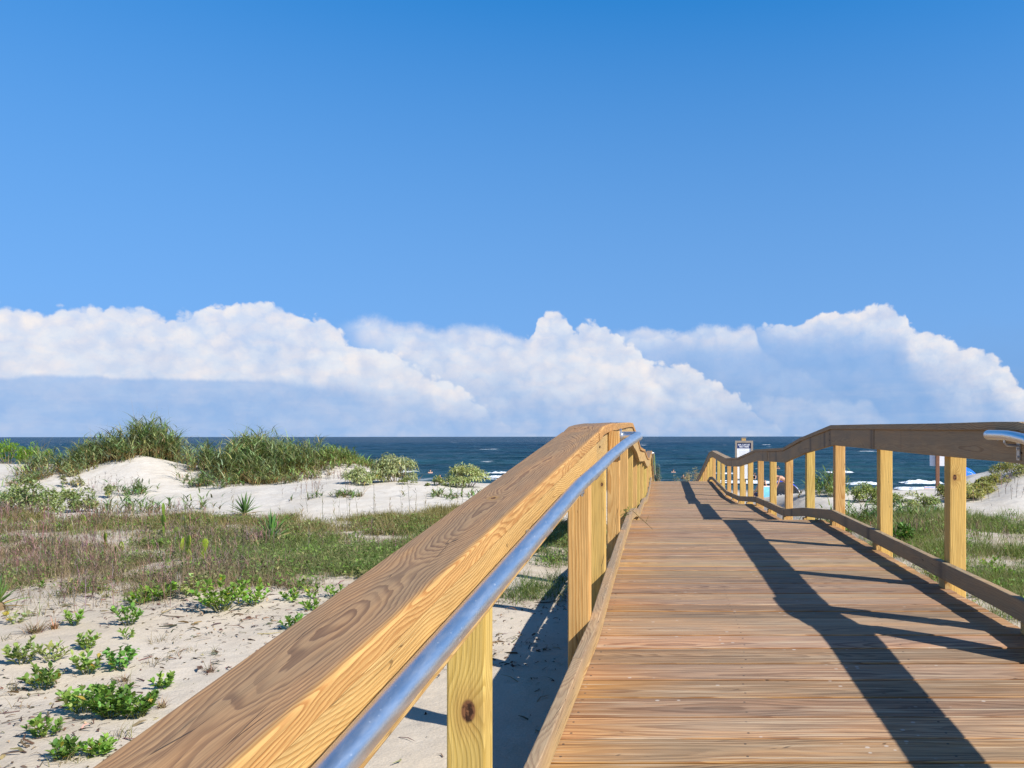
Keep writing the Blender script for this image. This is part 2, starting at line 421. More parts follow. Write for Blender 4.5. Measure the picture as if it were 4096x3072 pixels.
    lumber('face_board', JC if side == 'r' else [-.2, 3.31, 5.9, 8.75, 11.6, 14.5, 18.75, 23.9, 27.1, 31.4, 36.4], inner*.019, .038, .1405, -.038-.0705, 'rail', .004, 2,
           wx0=lambda p, w, h: np.full(len(p), .85 if side == 'r' else .12))  # right boards lie in shade, so they take more of the darker tone
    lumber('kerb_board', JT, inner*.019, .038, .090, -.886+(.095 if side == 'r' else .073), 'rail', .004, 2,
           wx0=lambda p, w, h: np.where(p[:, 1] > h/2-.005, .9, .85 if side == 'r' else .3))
    # little spacer blocks that lift the kerb board off the planks
    for y in PY:
        if y > 20: continue
        mb = MB(); yc = y + .045; x = float(off(yc)) + inner*.019; zt = float(deck_z(yc))
        p, wt = board_profile(.026, .10, .002, 1)
        sweep(mb, p, wt*0, np.array([(x - inner*.004, yc, zt+.001), (x - inner*.004, yc, zt+(.049 if side == 'r' else .027))]), RT, np.array([0, -1., 0]), rng.rand())
        par(mb.build('spacer_block', M['rail']), e)
    # round steel handrail of the near ramp
    hr = inner*.100
    if side == 'l':
        path = [(off(y)+hr, y, top(y)-.060) for y in np.linspace(-.15, 3.15, 12)]
        path = path[:-2] + [(-.216, 2.88, .708), (-.190, 3.15, .743), (-.150, 3.50, .785), (-.122, 3.72, .808), (-.107, 3.85, .818)]
        path = [(float(a), float(b), float(c)) for a, b, c in path]
        bend = [(-.103, 3.885, .820), (-.103, 3.908, .821), (-.110, 3.925, .822), (-.124, 3.934, .822), (-.188, 3.938, .822)]
    else:
        path = [(float(off(y)+hr), float(y), float(top(y)-.061)) for y in np.linspace(.3, 3.1, 10)]
        path += [(1.452, 3.27, .806), (1.448, 3.36, .817), (1.446, 3.44, .823), (1.445, 3.52, .825), (1.445, 3.60, .826)]
        bend = [(1.447, 3.635, .826), (1.456, 3.655, .826), (1.475, 3.664, .826), (1.506, 3.668, .826)]
    hrs = MB(); tube(hrs, path, .0212, 28, cap=False)
    h = hrs.build('handrail', M['steel'], smooth=True); par(h, e)
    eb = MB(); tube(eb, [path[-1]] + bend, .0214, 28); o = eb.build('return_end', M['steel'], smooth=True); par(o, h)
    fl = MB(); c = bend[-1]
    tube(fl, [(c[0]-inner*.004, c[1], c[2]), (c[0]+inner*.005, c[1], c[2])], .036 if side == 'l' else .025, 24); par(fl.build('flange', M['steel_dull']), h)
    if side == 'l':   # the return is screwed to a short upright block
        p, wt = board_profile(.052, .11, .004, 2); kb = MB(); sweep(kb, p, wt*0, [(-.2175, 3.935, .70), (-.2175, 3.935, .846)], RT, np.array([0, -1., 0]), .62); par(kb.build('mounting_block', M['post']), e)
    for y in ([.75, 2.15, 2.95] if side == 'l' else [1.2, 2.4, 3.46]):
        b = MB(); x = float(off(y)); z = (float(top(y)) - .061 if y < 3.2 else .824) - (.012 if side == 'l' and y > 2.8 else 0)
        tube(b, [(x+hr, y, z-.018), (x+hr, y, z-.030), (x+hr-inner*.010, y, z-.042), (x+inner*.04, y, z-.044)], .006, 10)
        box(b, (min(x+inner*.038, x+inner*.044), y-.014, z-.105), (max(x+inner*.038, x+inner*.044), y+.014, z-.028))
        for dz in (-.058, -.092):
            tube(b, [(x+inner*.043, y, z+dz), (x+inner*.049, y, z+dz)], .006, 8)
        par(b.build('bracket', M['steel_dull']), h)
    # second handrail, on the ramp that drops to the beach
    ys = np.linspace(24.4, 31.2, 12)
    if side == 'l':
        pts = [(-.245, 24.0, .33), (-.215, 24.0, .34), (-.185, 24.03, .345)] + [(-.183, float(y), float(top(y)) - .06) for y in ys]
        b = MB(); tube(b, pts, .0212, 12); hh = b.build('handrail', M['steel'], smooth=True); par(hh, e)
        for y in (25.2, 27.2, 29.2):
            z = float(top(y)) - .06; b = MB(); tube(b, [(-.183, y, z-.02), (-.183, y, z-.06), (-.245, y, z-.07)], .008, 8); par(b.build('bracket', M['steel_dull']), hh)
    return e
# steel
def steel(name, base, rough):
    m, n, out = material(name)
    g = n.node('ShaderNodeNewGeometry').outputs['Position']
    sc = n.noise(n.vm('MULTIPLY', g, (90., 7., 90.)), 1., 4., .6)
    sp = n.noise(n.vm('MULTIPLY', g, (150., 60., 150.)), 1., 2., .5)
    col = n.mix(n.mr(sc, .3, .7), tuple(x*.95 for x in base), base)
    col = n.mix(n.mul(n.mr(sp, .68, .74), .5), col, (.86, .88, .90))
    ro = n.add(n.mr(sc, .3, .7, rough-.04, rough+.06), n.mul(n.mr(sp, .66, .74), .15))
    principled(n, out, col, ro, n.bump(sc, .05, .0006), metallic=.95)
    return m
M['screw'] = plain('rusty_screw', (.075, .045, .03), .6, metallic=.6, vary=.4, scale=300.)
M['steel'] = steel('galvanised_tube', (.78, .795, .805), .35)
M['steel_dull'] = steel('galvanised_plate', (.50, .52, .54), .42)
# ------------------------------------------------------------------ terrain
UC = np.array([-300, 0, 250, 540, 800, 1050, 1350, 1700, 2000, 2300, 2640, 3000, 3400, 3750, 3900, 4096, 4400.])
TR = [
 (-40, [-.6]*17), (2.0, [-.52]*17), (4.0, [-.50]*11 + [-.46]*6),
 (6.3, [-.46,-.46,-.46,-.45,-.43,-.44,-.46,-.5,-.5,-.52,-.52,-.5,-.44,-.42,-.42,-.42,-.42]),
 (7.2, [-.50,-.50,-.50,-.50,-.47,-.47,-.48,-.5,-.5,-.52,-.55,-.5,-.44,-.42,-.42,-.42,-.42]),
 (10., [-.50,-.50,-.50,-.50,-.50,-.50,-.49,-.49,-.5,-.55,-.62,-.48,-.43,-.42,-.42,-.42,-.42]),
 (13., [-.46,-.48,-.50,-.50,-.50,-.50,-.47,-.44,-.46,-.6,-.8,-.46,-.44,-.44,-.45,-.43,-.40]),
 (15., [-.42,-.43,-.46,-.47,-.45,-.39,-.30,-.28,-.32,-.6,-.95,-.42,-.40,-.38,-.32,-.14,.02]),
 (17., [-.33,-.35,-.41,-.44,-.42,-.29,-.14,-.14,-.21,-.65,-1.05,-.36,-.36,-.33,-.16,.12,.30]),
 (18.5,[-.23,-.25,-.22,-.17,-.30,-.24,-.13,-.22,-.27,-.8,-1.1,-.47,-.50,-.42,-.10,.24,.45]),
 (20.5,[-.13,-.13,.06,.38,.06,.16,.26,-.36,-.45,-1.0,-1.15,-.64,-.66,-.5,-.15,.24,.5]),
 (22.5,[-.06,-.05,.02,.30,.02,.12,.14,-.66,-.75,-1.1,-1.2,-.85,-.9,-.8,-.5,-.15,.1]),
 (26., [.03,.02,-.06,-.2,-.45,-.5,-.5,-1.15,-1.2,-1.35,-1.4,-1.3,-1.4,-1.3,-1.1,-.9,-.7]),
 (30., [-.5,-.5,-.7,-1.0,-1.3,-1.4,-1.4,-1.6,-1.7,-1.8,-1.95,-1.75,-1.75,-1.7,-1.6,-1.6,-1.5]),
 (36., [-1.9]*6 + [-2.2]*11), (45., [-2.5]*17), (58., [-3.05]*17), (66., [-3.4]*17), (80., [-3.8]*17), (110., [-4.8]*17), (140., [-6.0]*17)]
TY = np.array([r[0] for r in TR]); TZ = np.array([r[1] for r in TR])
def _monoc(x, y, m, xq, axis0=True):
    """cubic hermite along first axis of y (n,...)"""
    i = np.clip(np.searchsorted(x, xq) - 1, 0, len(x)-2)
    h = x[i+1]-x[i]; t = np.clip((xq-x[i])/h, 0, 1)
    return i, h, t
def _slopes(x, y):
    d = np.diff(y, axis=0)/np.diff(x)[:, None]
    m = np.zeros_like(y); m[1:-1] = np.where(d[1:]*d[:-1] > 0, 2*d[1:]*d[:-1]/(d[1:]+d[:-1]+1e-12), 0)
    return m
_SY = _slopes(TY, TZ)
def lattice(p, f, seed):
    """cheap value noise (vectorised)"""
    x, y = p[0]*f + seed*17.3, p[1]*f + seed*5.7
    xi, yi = np.floor(x).astype(np.int64), np.floor(y).astype(np.int64); fx, fy = x-xi, y-yi
    fx = fx*fx*(3-2*fx); fy = fy*fy*(3-2*fy)
    def h(a, b):
        n = (a*374761393 + b*668265263 + seed*974634)&0x7fffffff
        n = ((n ^ (n >> 13))*1274126177)&0x7fffffff
        return ((n ^ (n >> 16)) & 0xffff)/65535.
    return (h(xi, yi)*(1-fx) + h(xi+1, yi)*fx)*(1-fy) + (h(xi, yi+1)*(1-fx) + h(xi+1, yi+1)*fx)*fy
def fbm(p, f, seed, o=4, g=.5):
    s = 0; a = 1; tot = 0
    for k in range(o): s = s + a*lattice(p, f*2**k, seed+k); tot += a; a *= g
    return s/tot
def ground_z(X, Y):
    X = np.asarray(X, float); Y = np.asarray(Y, float)
    sh = X.shape; X = X.ravel(); Y = Y.ravel()
    u = np.clip(2640 + F*X/np.maximum(Y, 2.2), -300, 4400)
    i, h, t = _monoc(TY, TZ, _SY, Y)
    t = t[:, None]; h = h[:, None]
    z = (2*t**3-3*t**2+1)*TZ[i] + (t**3-2*t**2+t)*h*_SY[i] + (-2*t**3+3*t**2)*TZ[i+1] + (t**3-t**2)*h*_SY[i+1]
    j = np.clip(np.searchsorted(UC, u)-1, 0, len(UC)-2); q = (u-UC[j])/(UC[j+1]-UC[j]); q = q*q*(3-2*q)*.6 + q*.4
    a = np.arange(len(u)); zz = z[a, j]*(1-q) + z[a, j+1]*q
    p = (X, Y)
    near = np.clip((60-Y)/20, .15, 1)
    zz = zz + near*(.16*(fbm(p, .38, 3, 3)-.5) + .05*(fbm(p, 1.6, 9, 3)-.5) + .012*(fbm(p, 7., 14, 2)-.5))
    # keep the walk's corridor clear of sand
    d = np.maximum(np.maximum(-.75 - X, X - 2.0), 0)
    lim = deck_z(np.clip(Y, -3, 36.8)) - .30 - .1*(Y > 8)
    k = np.exp(-(d/.7)**2)*(Y < 37)*(Y > -4)
    zz = np.where(k > .01, zz - k*np.maximum(zz-lim, 0), zz)
    return zz.reshape(sh)
def at(px, py, lo=1.6, hi=95.):
    """first point of the terrain on the sight line through full-size photo pixel px,py"""
    Y = np.geomspace(lo, hi, 1500)
    X = (px-2640)/F*Y; Z = CAMZ - (py-1746)/F*Y
    b = Z < ground_z(X, Y)
    k = int(np.argmax(b)) if b.any() else len(Y)-1
    return Vector((X[k], Y[k], float(ground_z(X[k:k+1], Y[k:k+1])[0])))
def on(X, Y): return Vector((X, Y, float(ground_z(np.array([X]), np.array([Y]))[0])))

def build_sand():
    def axis(lo, hi, a, b, fine, g):
        mid = np.arange(a, b, fine); L = [a]; st = fine
        while L[-1] > lo: st *= g; L.append(L[-1]-st)
        Rr = [mid[-1]]; st = fine
        while Rr[-1] < hi: st *= g; Rr.append(Rr[-1]+st)
        return np.concatenate([np.array(L[1:])[::-1], mid, np.array(Rr[1:])])
    xs = axis(-400, 400, -9, 6, .07, 1.035); ys = axis(-38, 138, 2.5, 14, .07, 1.022)
    X, Y = np.meshgrid(xs, ys); Z = ground_z(X, Y)
    n, k = X.shape
    i = np.arange(n-1)[:, None]; j = np.arange(k-1)[None]
    q = np.stack([i*k+j, i*k+j+1, (i+1)*k+j+1, (i+1)*k+j], -1).reshape(-1, 4)
    m, nt, out = material('dune_sand')
    P = nt.node('ShaderNodeNewGeometry').outputs['Position']
    px, py, pz = nt.sep(P)
    big = nt.noise(P, .7, 4., .55); mid = nt.noise(P, 5., 4., .6); fine = nt.noise(P, 90., 3., .7)
    rip = nt.noise(nt.vm('MULTIPLY', P, (2.2, 9., 2.)), 1., 3., .55, 1.2)
    foot = nt.noise(nt.vm('MULTIPLY', P, (1., 1., 0.)), 3.4, 2., .5)
    col = nt.mix(nt.mr(big, .3, .7), (.470, .402, .315), (.540, .474, .390))
    col = nt.mix(nt.mr(py, 10., 15.), col, nt.mix(nt.mr(big, .3, .7), (.520, .475, .410), (.590, .550, .490)))
    col = nt.mix(nt.mul(nt.mr(mid, .35, .75), .35), col, (.40, .33, .255))
    col = nt.mix(nt.mr(fine, .25, .75), nt.mix(1., col, (.88, .87, .85), 'MULTIPLY'), nt.mix(1., col, (1.06, 1.06, 1.06), 'MULTIPLY'))
    # dark specks of plant dust, denser near the vegetated flats
    speck = nt.vor(P, 26., 'F1'); sg = nt.noise(P, 1.3, 3., .6)
    near = nt.sub(1., nt.mr(py, 12., 15.))
    col = nt.mix(nt.mul(nt.mul(nt.sub(1., nt.mr(speck, .06, .12)), nt.mr(sg, .50, .62)), nt.mul(near, .55)), col, (.16, .12, .085))
    # thin soil and litter under the grass flat
    flat = nt.mul(nt.mr(py, 6.2, 7.2), nt.sub(1., nt.mr(py, 12., 13.3)))
    litter = nt.mul(flat, nt.mr(nt.noise(P, 2.2, 4., .65), .42, .6))
    col = nt.mix(nt.mul(litter, .55), col, (.30, .235, .165))
    # wet beach
    wet = nt.sub(1., nt.mr(pz, -3.25, -2.8))
    col = nt.mix(wet, col, (.24, .205, .165))
    hgt = nt.add(nt.add(nt.mul(mid, .9), nt.mul(rip, nt.mr(py, 11., 16., .12, 1.3))), nt.add(nt.mul(fine, .16), nt.mul(foot, .5)))
    principled(nt, out, col, nt.mr(wet, 0., 1., .95, .45), nt.bump(hgt, .55, .035), spec=.15)
    V = np.stack([X, Y, Z], -1).reshape(-1, 3)
    o = bpy.data.objects.new('sand', mk_mesh('sand', V, [q], smooth=True, mats=[m])); COL.objects.link(o)
    return tag(o, 'pale beach sand forming flats and low dunes on both sides of the boardwalk', None, None, 'structure')

SEA = -3.3
def sea_h(X, Y):
    a = np.clip((Y-52)/25, 0, 1)*np.clip((900-Y)/500, 0, 1)
    h = .22*np.sin(Y*.62 + 1.6*fbm((X, Y), .03, 21, 2)*4) + .16*(fbm((X*.35, Y), .35, 31, 3)-.5)*2 + .10*(fbm((X, Y*1.4), 1.1, 41, 2)-.5)*2
    return SEA + a*h
def build_sea():
    ys = np.concatenate([np.geomspace(48, 600, 430), np.geomspace(640, 45000, 60)]); fs = np.linspace(-1.35, 1.1, 420)
    Y, Fx = np.meshgrid(ys, fs, indexing='ij'); X = Fx*Y*1.0
    Z = sea_h(X, Y); n, k = X.shape
    i = np.arange(n-1)[:, None]; j = np.arange(k-1)[None]
    q = np.stack([i*k+j, i*k+j+1, (i+1)*k+j+1, (i+1)*k+j], -1).reshape(-1, 4)
    m, nt, out = material('sea_water')
    P = nt.node('ShaderNodeNewGeometry').outputs['Position']; px, py, pz = nt.sep(P)
    far = nt.mr(nt.m('LOGARITHM', nt.m('MAXIMUM', py, 10.), 10.), 1.8, 2.75)   # 63 m .. 560 m
    col = nt.mix(far, (.018, .056, .064), (.0018, .026, .047))
    blotch = nt.noise(nt.vm('MULTIPLY', P, (.010, .028, 0.)), 1., 5., .62)
    col = nt.mix(nt.mr(blotch, .38, .64), nt.mix(1., col, (.62, .70, .82), 'MULTIPLY'), nt.mix(1., col, (1.15, 1.18, 1.12), 'MULTIPLY'))
    w1 = nt.noise(nt.vm('MULTIPLY', P, (.10, .34, 0.)), 1., 5., .62, .4)
    w2 = nt.noise(nt.vm('MULTIPLY', P, (.9, 2.3, 0.)), 1., 4., .62, .3)
    w0 = nt.noise(nt.vm('MULTIPLY', P, (.012, .05, 0.)), 1., 4., .6)
    hgt = nt.add(nt.add(nt.mul(w1, 1.6), nt.mul(w2, .35)), nt.mul(w0, 3.0))
    nb = nt.bump(hgt, .9, 1.1)
    tone = nt.mr(w1, .34, .66, .72, 1.3); tone2 = nt.mr(w0, .35, .65, .82, 1.2)
    t = nt.mul(tone, tone2); col = nt.mix(1., col, nt.xyz(t, t, t), 'MULTIPLY')
    # whitecaps
    wc = nt.noise(nt.vm('MULTIPLY', P, (.045, .20, 0.)), 1., 2., .5); wn = nt.noise(nt.vm('MULTIPLY', P, (.35, 1.1, 0.)), 1., 3., .6)
    cap = nt.mul(nt.mr(wc, .700, .715), nt.mr(wn, .42, .52))
    # lacy spent foam close to the shore
    lace = nt.vor(nt.vm('MULTIPLY', P, (.5, 1.1, 0.)), 1., 'DISTANCE_TO_EDGE', detail=2.)
    zone = nt.sub(1., nt.mr(py, 64., 82.)); zn = nt.noise(nt.vm('MULTIPLY', P, (.05, .16, 0.)), 1., 3., .6)
    lac = nt.mul(nt.sub(1., nt.mr(lace, .03, .12)), nt.mul(zone, nt.mr(zn, .55, .66)))
    foam = nt.m('MAXIMUM', cap, lac)
    p = principled(nt, None, col, .30, nb, spec=.05); f = principled(nt, None, (.80, .83, .85), .9, spec=.1)
    mx = nt.node('ShaderNodeMixShader'); nt._in(mx.inputs[0], foam); nt.l.new(p.outputs[0], mx.inputs[1]); nt.l.new(f.outputs[0], mx.inputs[2]); nt.l.new(mx.outputs[0], out.inputs[0])
    o = bpy.data.objects.new('sea', mk_mesh('sea', np.stack([X, Y, Z], -1).reshape(-1, 3), [q], smooth=True, mats=[m])); COL.objects.link(o)
    tag(o, 'deep blue wind-ruffled sea with small whitecaps reaching the horizon', None, None, 'structure')
    # breaking waves: rolls of foam with a steep front towards the beach
    m, nt, out = material('surf_foam')
    P = nt.node('ShaderNodeNewGeometry').outputs['Position']
    a = nt.noise(nt.vm('MULTIPLY', P, (3., 3., 7.)), 1., 4., .65); b = nt.noise(nt.vm('MULTIPLY', P, (1., 1., 1.)), 1., 3., .6)
    c = nt.mix(nt.mr(a, .36, .56), (.42, .50, .54), (.86, .88, .89)); 
    principled(nt, out, c, .9, nt.bump(nt.add(a, b), .8, .25), spec=.1)
    mb = MB(); r = np.random.RandomState(5)
    segs = [(90, -19.6, -14.5, .34), (84, -18.5, -13.5, .16), (78, -17.0, -12, .16), (88, 4.5, 10.5, .26), (74, 3.5, 12, .22), (66, 7, 11, .12), (94, 19, 22, .2),
            (70.5, 16.0, 18.7, .28), (72, 21.2, 24.7, .36), (64.5, 18.4, 21.3, .18), (70, 30, 33, .25), (96, -33, -28, .22)]
    for y0, x0, x1, hh in segs:
        n = int((x1-x0)/.12); xs = np.linspace(x0, x1, n); e = np.sin(np.linspace(0, np.pi, n))**.45
        yy = y0 + 1.2*(fbm((xs, xs*0), .22, int(y0), 3)-.5)*2
        prof = [(-1.5, -.04), (-1.0, .07), (-.55, .22), (-.32, .60), (-.12, .92), (.1, 1.0), (.5, .82), (1.1, .45), (2.0, .12), (2.6, -.12)]
        V = np.zeros((n, len(prof), 3))
        for jx, (py_, pz_) in enumerate(prof):
            nz = (fbm((xs, xs*0+jx*.8), 1.7, int(y0)+jx, 3)-.5)
            V[:, jx, 0] = xs + r.uniform(-.03, .03, n)
            V[:, jx, 1] = yy + py_*(.6+.5*e) + .5*nz
            V[:, jx, 2] = SEA + .02 + hh*e*pz_*(.75+1.1*nz) + .05*nz
        kk = len(prof); i = np.arange(n-1)[:, None]; j = np.arange(kk-1)[None]
        q = np.stack([i*kk+j, (i+1)*kk+j, (i+1)*kk+j+1, i*kk+j+1], -1).reshape(-1, 4)
        mb.add(V.reshape(-1, 3), [q])
    tag(mb.build('surf', m, smooth=True), 'white foaming surf breaking along the shore', None, None, 'stuff')

# ------------------------------------------------------------------ sky, sun, camera
def build_light():
    sun_dir = Vector((1.03, -.64, 1.0)).normalized()
    L = bpy.data.lights.new('sun', 'SUN'); L.energy = 5.0; L.angle = R(.5); L.color = (1.0, .955, .88)
    o = bpy.data.objects.new('sun', L); COL.objects.link(o); o.rotation_euler = sun_dir.to_track_quat('Z', 'Y').to_euler(); o.location = (20, -15, 25)
    el = math.asin(sun_dir.z); az = math.atan2(sun_dir.x, sun_dir.y)
    w = bpy.data.worlds.new('World'); SC.world = w; w.use_nodes = True
    t = w.node_tree; t.nodes.clear(); n = NT(t)
    sky = n.node('ShaderNodeTexSky', sky_type='NISHITA'); sky.sun_disc = False
    sky.sun_elevation = el; sky.sun_rotation = az; sky.altitude = 0; sky.air_density = SKY_AIR; sky.dust_density = SKY_DUST; sky.ozone_density = SKY_OZ
    D = n.node('ShaderNodeTexCoord').outputs['Generated']; x, y, z = n.sep(D)
    # the sky is read a little higher than the sight line, as over clear sea air
    n.l.new(n.vm('NORMALIZE', n.xyz(x, y, n.add(n.mul(n.m('MAXIMUM', z, 0.), .42), .345))), sky.inputs[0])
    hz = n.m('SQRT', n.add(n.mul(x, x), n.mul(y, y)))
    e = n.m('DIVIDE', z, n.m('MAXIMUM', hz, .001)); a = n.m('ARCTAN2', x, y)
    A0, A1, E1 = -.80, .56, .20
    an = n.mr(a, A0, A1, 0., 1., 'LINEAR')
    az_ = lambda px: math.atan((px-2640)/F)
    def pts(L):
        o = []
        for px, py in L:
            o.append(((az_(px)-A0)/(A1-A0), max(0, (1746-py)/F*math.cos(az_(px)))/E1))
        o = sorted(o); return [(0., o[0][1])] + [q for q in o if 0 < q[0] < 1] + [(1., o[-1][1])]
    def tops(L): return n.mul(n.curve(an, pts(L)), E1)
    win = lambda p0, p1: n.mr(a, az_(p0), az_(p1))
    K = n.xyz(a, e, 0.)
    N2 = lambda v, sc, d=3., r=.55, **k: n.noise(v, sc, d, r, dim='2D', **k)
    warp = n.vm('SCALE', n.vm('SUBTRACT', N2(K, 60., 3., .55, out='Color'), (.5, .5, .5)), None); warp.node.inputs['Scale'].default_value = .010
    Kw = n.vm('ADD', K, warp)
    b1 = n.vor(n.vm('MULTIPLY', Kw, (1., 1.15, 1.)), 50., 'F1', dim='2D'); b2 = n.vor(Kw, 125., 'F1', dim='2D'); b3 = N2(K, 260., 4., .6)
    bil = n.add(n.add(n.mul(n.sub(.42, b1), .013), n.mul(n.sub(.42, b2), .0062)), n.mul(n.sub(b3, .5), .0036))
    bil_soft = n.add(n.mul(n.sub(N2(K, 22., 5., .6), .5), .022), n.mul(n.sub(b3, .5), .003))
    inn = N2(n.vm('MULTIPLY', Kw, (1., 1.5, 1.)), 15., 5., .58); inn2 = N2(n.vm('MULTIPLY', Kw, (1., 2.2, 1.)), 30., 4., .6)
    body = n.mr(inn, .30, .66)
    fold = n.mul(n.sub(N2(n.vm('MULTIPLY', Kw, (1., 1.2, 1.)), 36., 5., .6), .5), .62)
    puff = n.sub(n.add(.98, fold), n.mul(n.mr(n.add(b1, n.mul(n.sub(b3, .5), .3)), .15, .7), .20))
    def layer(L, soft, strength, Bc, bw, lo, b, depth=.09, core=.6, rest=.16, w=None):
        tp = n.add(tops(L), b); base = n.add(tops(Bc), wob)
        dpt = n.sub(tp, e)
        edge = n.mul(n.mr(dpt, 0., soft), n.sub(1., n.mr(n.sub(e, tops(L)), .003, .007)))
        below = n.mr(e, n.sub(base, bw), n.add(base, bw))
        rim = n.sub(1., n.mr(dpt, soft*1.5, depth, 0., 1.))
        dens = n.add(n.mul(rim, core), n.mul(body, 1-core))
        dens = n.mul(n.mr(dens, 0., 1., lo, 1., 'LINEAR'), puff)
        if w is not None: strength = n.mul(w, strength)
        return n.m('MULTIPLY', n.mul(edge, n.mul(dens, strength)), n.mr(below, 0., 1., rest, 1., 'LINEAR'), clamp=True)
    wob = n.mul(n.sub(N2(n.vm('MULTIPLY', K, (1., .3, 1.)), 28., 4., .6), .5), .010)
    L1 = [(-700,1230),(0,1205),(90,1215),(170,1238),(235,1228),(330,1212),(375,1222),(420,1236),(430,1214),(520,1212),(600,1232),(730,1245),(800,1222),(880,1222),(980,1200),(1080,1206),(1160,1226),(1215,1262),(1270,1262),(1330,1290),(1365,1318),(1390,1345),(1480,1380),(1560,1392),(1640,1440),(1700,1482),(1800,1520),(1880,1575),(1960,1640),(2050,1700),(2200,1746),(4400,1746)]
    B1 = [(-700,1500),(0,1508),(300,1502),(600,1516),(930,1519),(1200,1530),(1500,1565),(1800,1600),(2200,1640),(4400,1640)]
    L2 = [(-700,1330),(1250,1300),(1330,1286),(1400,1262),(1500,1256),(1640,1278),(1740,1296),(1850,1286),(1960,1292),(2040,1318),(2090,1340),(2200,1370),(2300,1400),(2450,1430),(2560,1480),(2700,1560),(2850,1640),(3000,1700),(3200,1746),(4400,1746)]
    B2 = [(-700,1300),(1300,1300),(1450,1380),(1600,1480),(1800,1560),(2000,1610),(4400,1610)]
    L3 = [(-700,1420),(2000,1400),(2090,1352),(2138,1326),(2152,1268),(2180,1246),(2240,1242),(2275,1280),(2300,1316),(2328,1286),(2400,1282),(2440,1312),(2490,1352),(2560,1402),(2590,1440),(2640,1452),(2740,1446),(2790,1478),(2850,1512),(2930,1560),(3000,1620),(3100,1700),(3200,1746),(4400,1746)]
    B3 = [(-700,1250),(2000,1250),(2080,1330),(2150,1400),(2260,1440),(2400,1500),(2600,1580),(2900,1612),(4400,1612)]
    L4 = [(-700,1330),(2400,1330),(2440,1312),(2560,1310),(2700,1312),(2820,1288),(2880,1286),(2960,1302),(3010,1300),(3025,1330),(3046,1372),(3090,1420),(4400,1746)]
    B4 = [(-700,1360),(2700,1375),(2900,1392),(3000,1392),(3046,1370),(3060,1330),(3120,1250),(4400,1250)]
    L5 = [(-700,1310),(3000,1306),(3062,1298),(3120,1284),(3240,1280),(3272,1248),(3340,1246),(3420,1238),(3460,1220),(3540,1218),(3600,1236),(3628,1262),(3634,1300),(3690,1312),(3740,1310),(3760,1318),(3800,1346),(3840,1376),(3960,1392),(3990,1440),(4040,1478),(4070,1530),(4100,1560),(4160,1640),(4230,1746),(4400,1746)]
    B5 = [(-700,1240),(2980,1240),(3050,1292),(3100,1328),(3160,1342),(3330,1350),(3450,1362),(3560,1385),(3620,1440),(3700,1520),(3850,1630),(4100,1690),(4400,1700)]
    L6 = [(-700,1746),(2900,1650),(3080,1572),(3140,1566),(3200,1572),(3240,1600),(3290,1582),(3340,1590),(3400,1598),(3460,1590),(3520,1640),(3600,1690),(3700,1746),(4400,1746)]
    B6 = [(-700,1690),(4400,1690)]
    right = win(900, 1900)
    a1 = layer(L1, .0070, .97, B1, n.add(.0028, n.mul(right, .022)), .50, bil, .09, .5, .10)
    a2 = layer(L2, .014, .74, B2, .034, .50, bil_soft, .09, .55, .22, w=win(1310, 1480))
    a3 = layer(L3, .0062, .95, B3, .024, .42, bil, .08, .6)
    a4 = layer(L4, .010, .70, B4, .018, .48, bil_soft, .06, .7, .14, w=win(2380, 2560))
    a5 = layer(L5, .0065, .93, B5, .030, .40, bil, .065, .6, .28)
    a6 = layer(L6, .010, .22, B6, .02, .5, n.mul(bil, .6), .05, .5, w=win(2950, 3120))
    strip = n.mul(n.mr(N2(n.vm('MULTIPLY', K, (1., 7., 1.)), 9., 5., .6), .46, .72), n.mul(n.sub(1., n.mr(e, .05, .085)), .07))
    veil = n.mul(n.sub(1., n.mr(n.add(e, n.mul(n.sub(inn, .5), .05)), .04, .145)), .60)
    inv = 1.0
    for q in (a1, a2, a3, a4, a5, a6, strip): inv = n.mul(inv, n.sub(1., q))
    cov = n.sub(1., inv)
    warm = n.mr(inn2, .3, .7)
    ccol = n.mix(warm, (CL*.93, CL*.955, CL*1.01), (CL*1.03, CL*.975, CL*.965))
    skc = n.node('ShaderNodeHueSaturation'); n.l.new(sky.outputs[0], skc.inputs['Color']); skc.inputs['Saturation'].default_value = SKY_SAT
    scl = n.vm('SCALE', skc.outputs[0], None); scl.node.inputs['Scale'].default_value = SKY_STR
    rise = n.mr(e, .58, .10, 0., .40, 'LINEAR')
    deep = n.mr(z, .46, .92, 1., .42)          # overhead sky, out of view, dimmed to cut fill light and deepen shadows
    scl = n.vm('MULTIPLY', scl, n.xyz(deep, deep, deep))
    base = n.mix(rise, scl, (.285, .400, .585))
    base = n.mix(veil, base, VEIL)
    fin = n.mix(cov, base, ccol)
    bg = n.node('ShaderNodeBackground'); n.l.new(fin, bg.inputs[0])
    out = n.node('ShaderNodeOutputWorld'); n.l.new(bg.outputs[0], out.inputs[0])
    w.cycles.sampling_method = 'MANUAL'; w.cycles.sample_map_resolution = 512

SKY_STR, SKY_SAT, SKY_AIR, SKY_DUST, SKY_OZ, CL = .15, 1.41, 1.0, .3, 3.0, .620
VEIL = (.132, .250, .455)
def build_camera():
    c = bpy.data.cameras.new('camera'); o = bpy.data.objects.new('camera', c); COL.objects.link(o)
    o.location = (0, 0, CAMZ); o.rotation_euler = (R(90), R(.05), 0)
    c.sensor_width = 36; c.sensor_fit = 'HORIZONTAL'; c.lens = F/4096*36
    c.shift_x = (2048-2640)/4096; c.shift_y = (1746-1536)/4096; c.clip_start = .02; c.clip_end = 80000
    SC.camera = o
    v = SC.view_settings; v.view_transform = 'Standard'; v.look = 'None'; v.exposure = .55; v.gamma = 1; v.use_curve_mapping = False
    SC.cycles.max_bounces = 8; SC.cycles.transparent_max_bounces = 12; SC.cycles.use_denoising = True
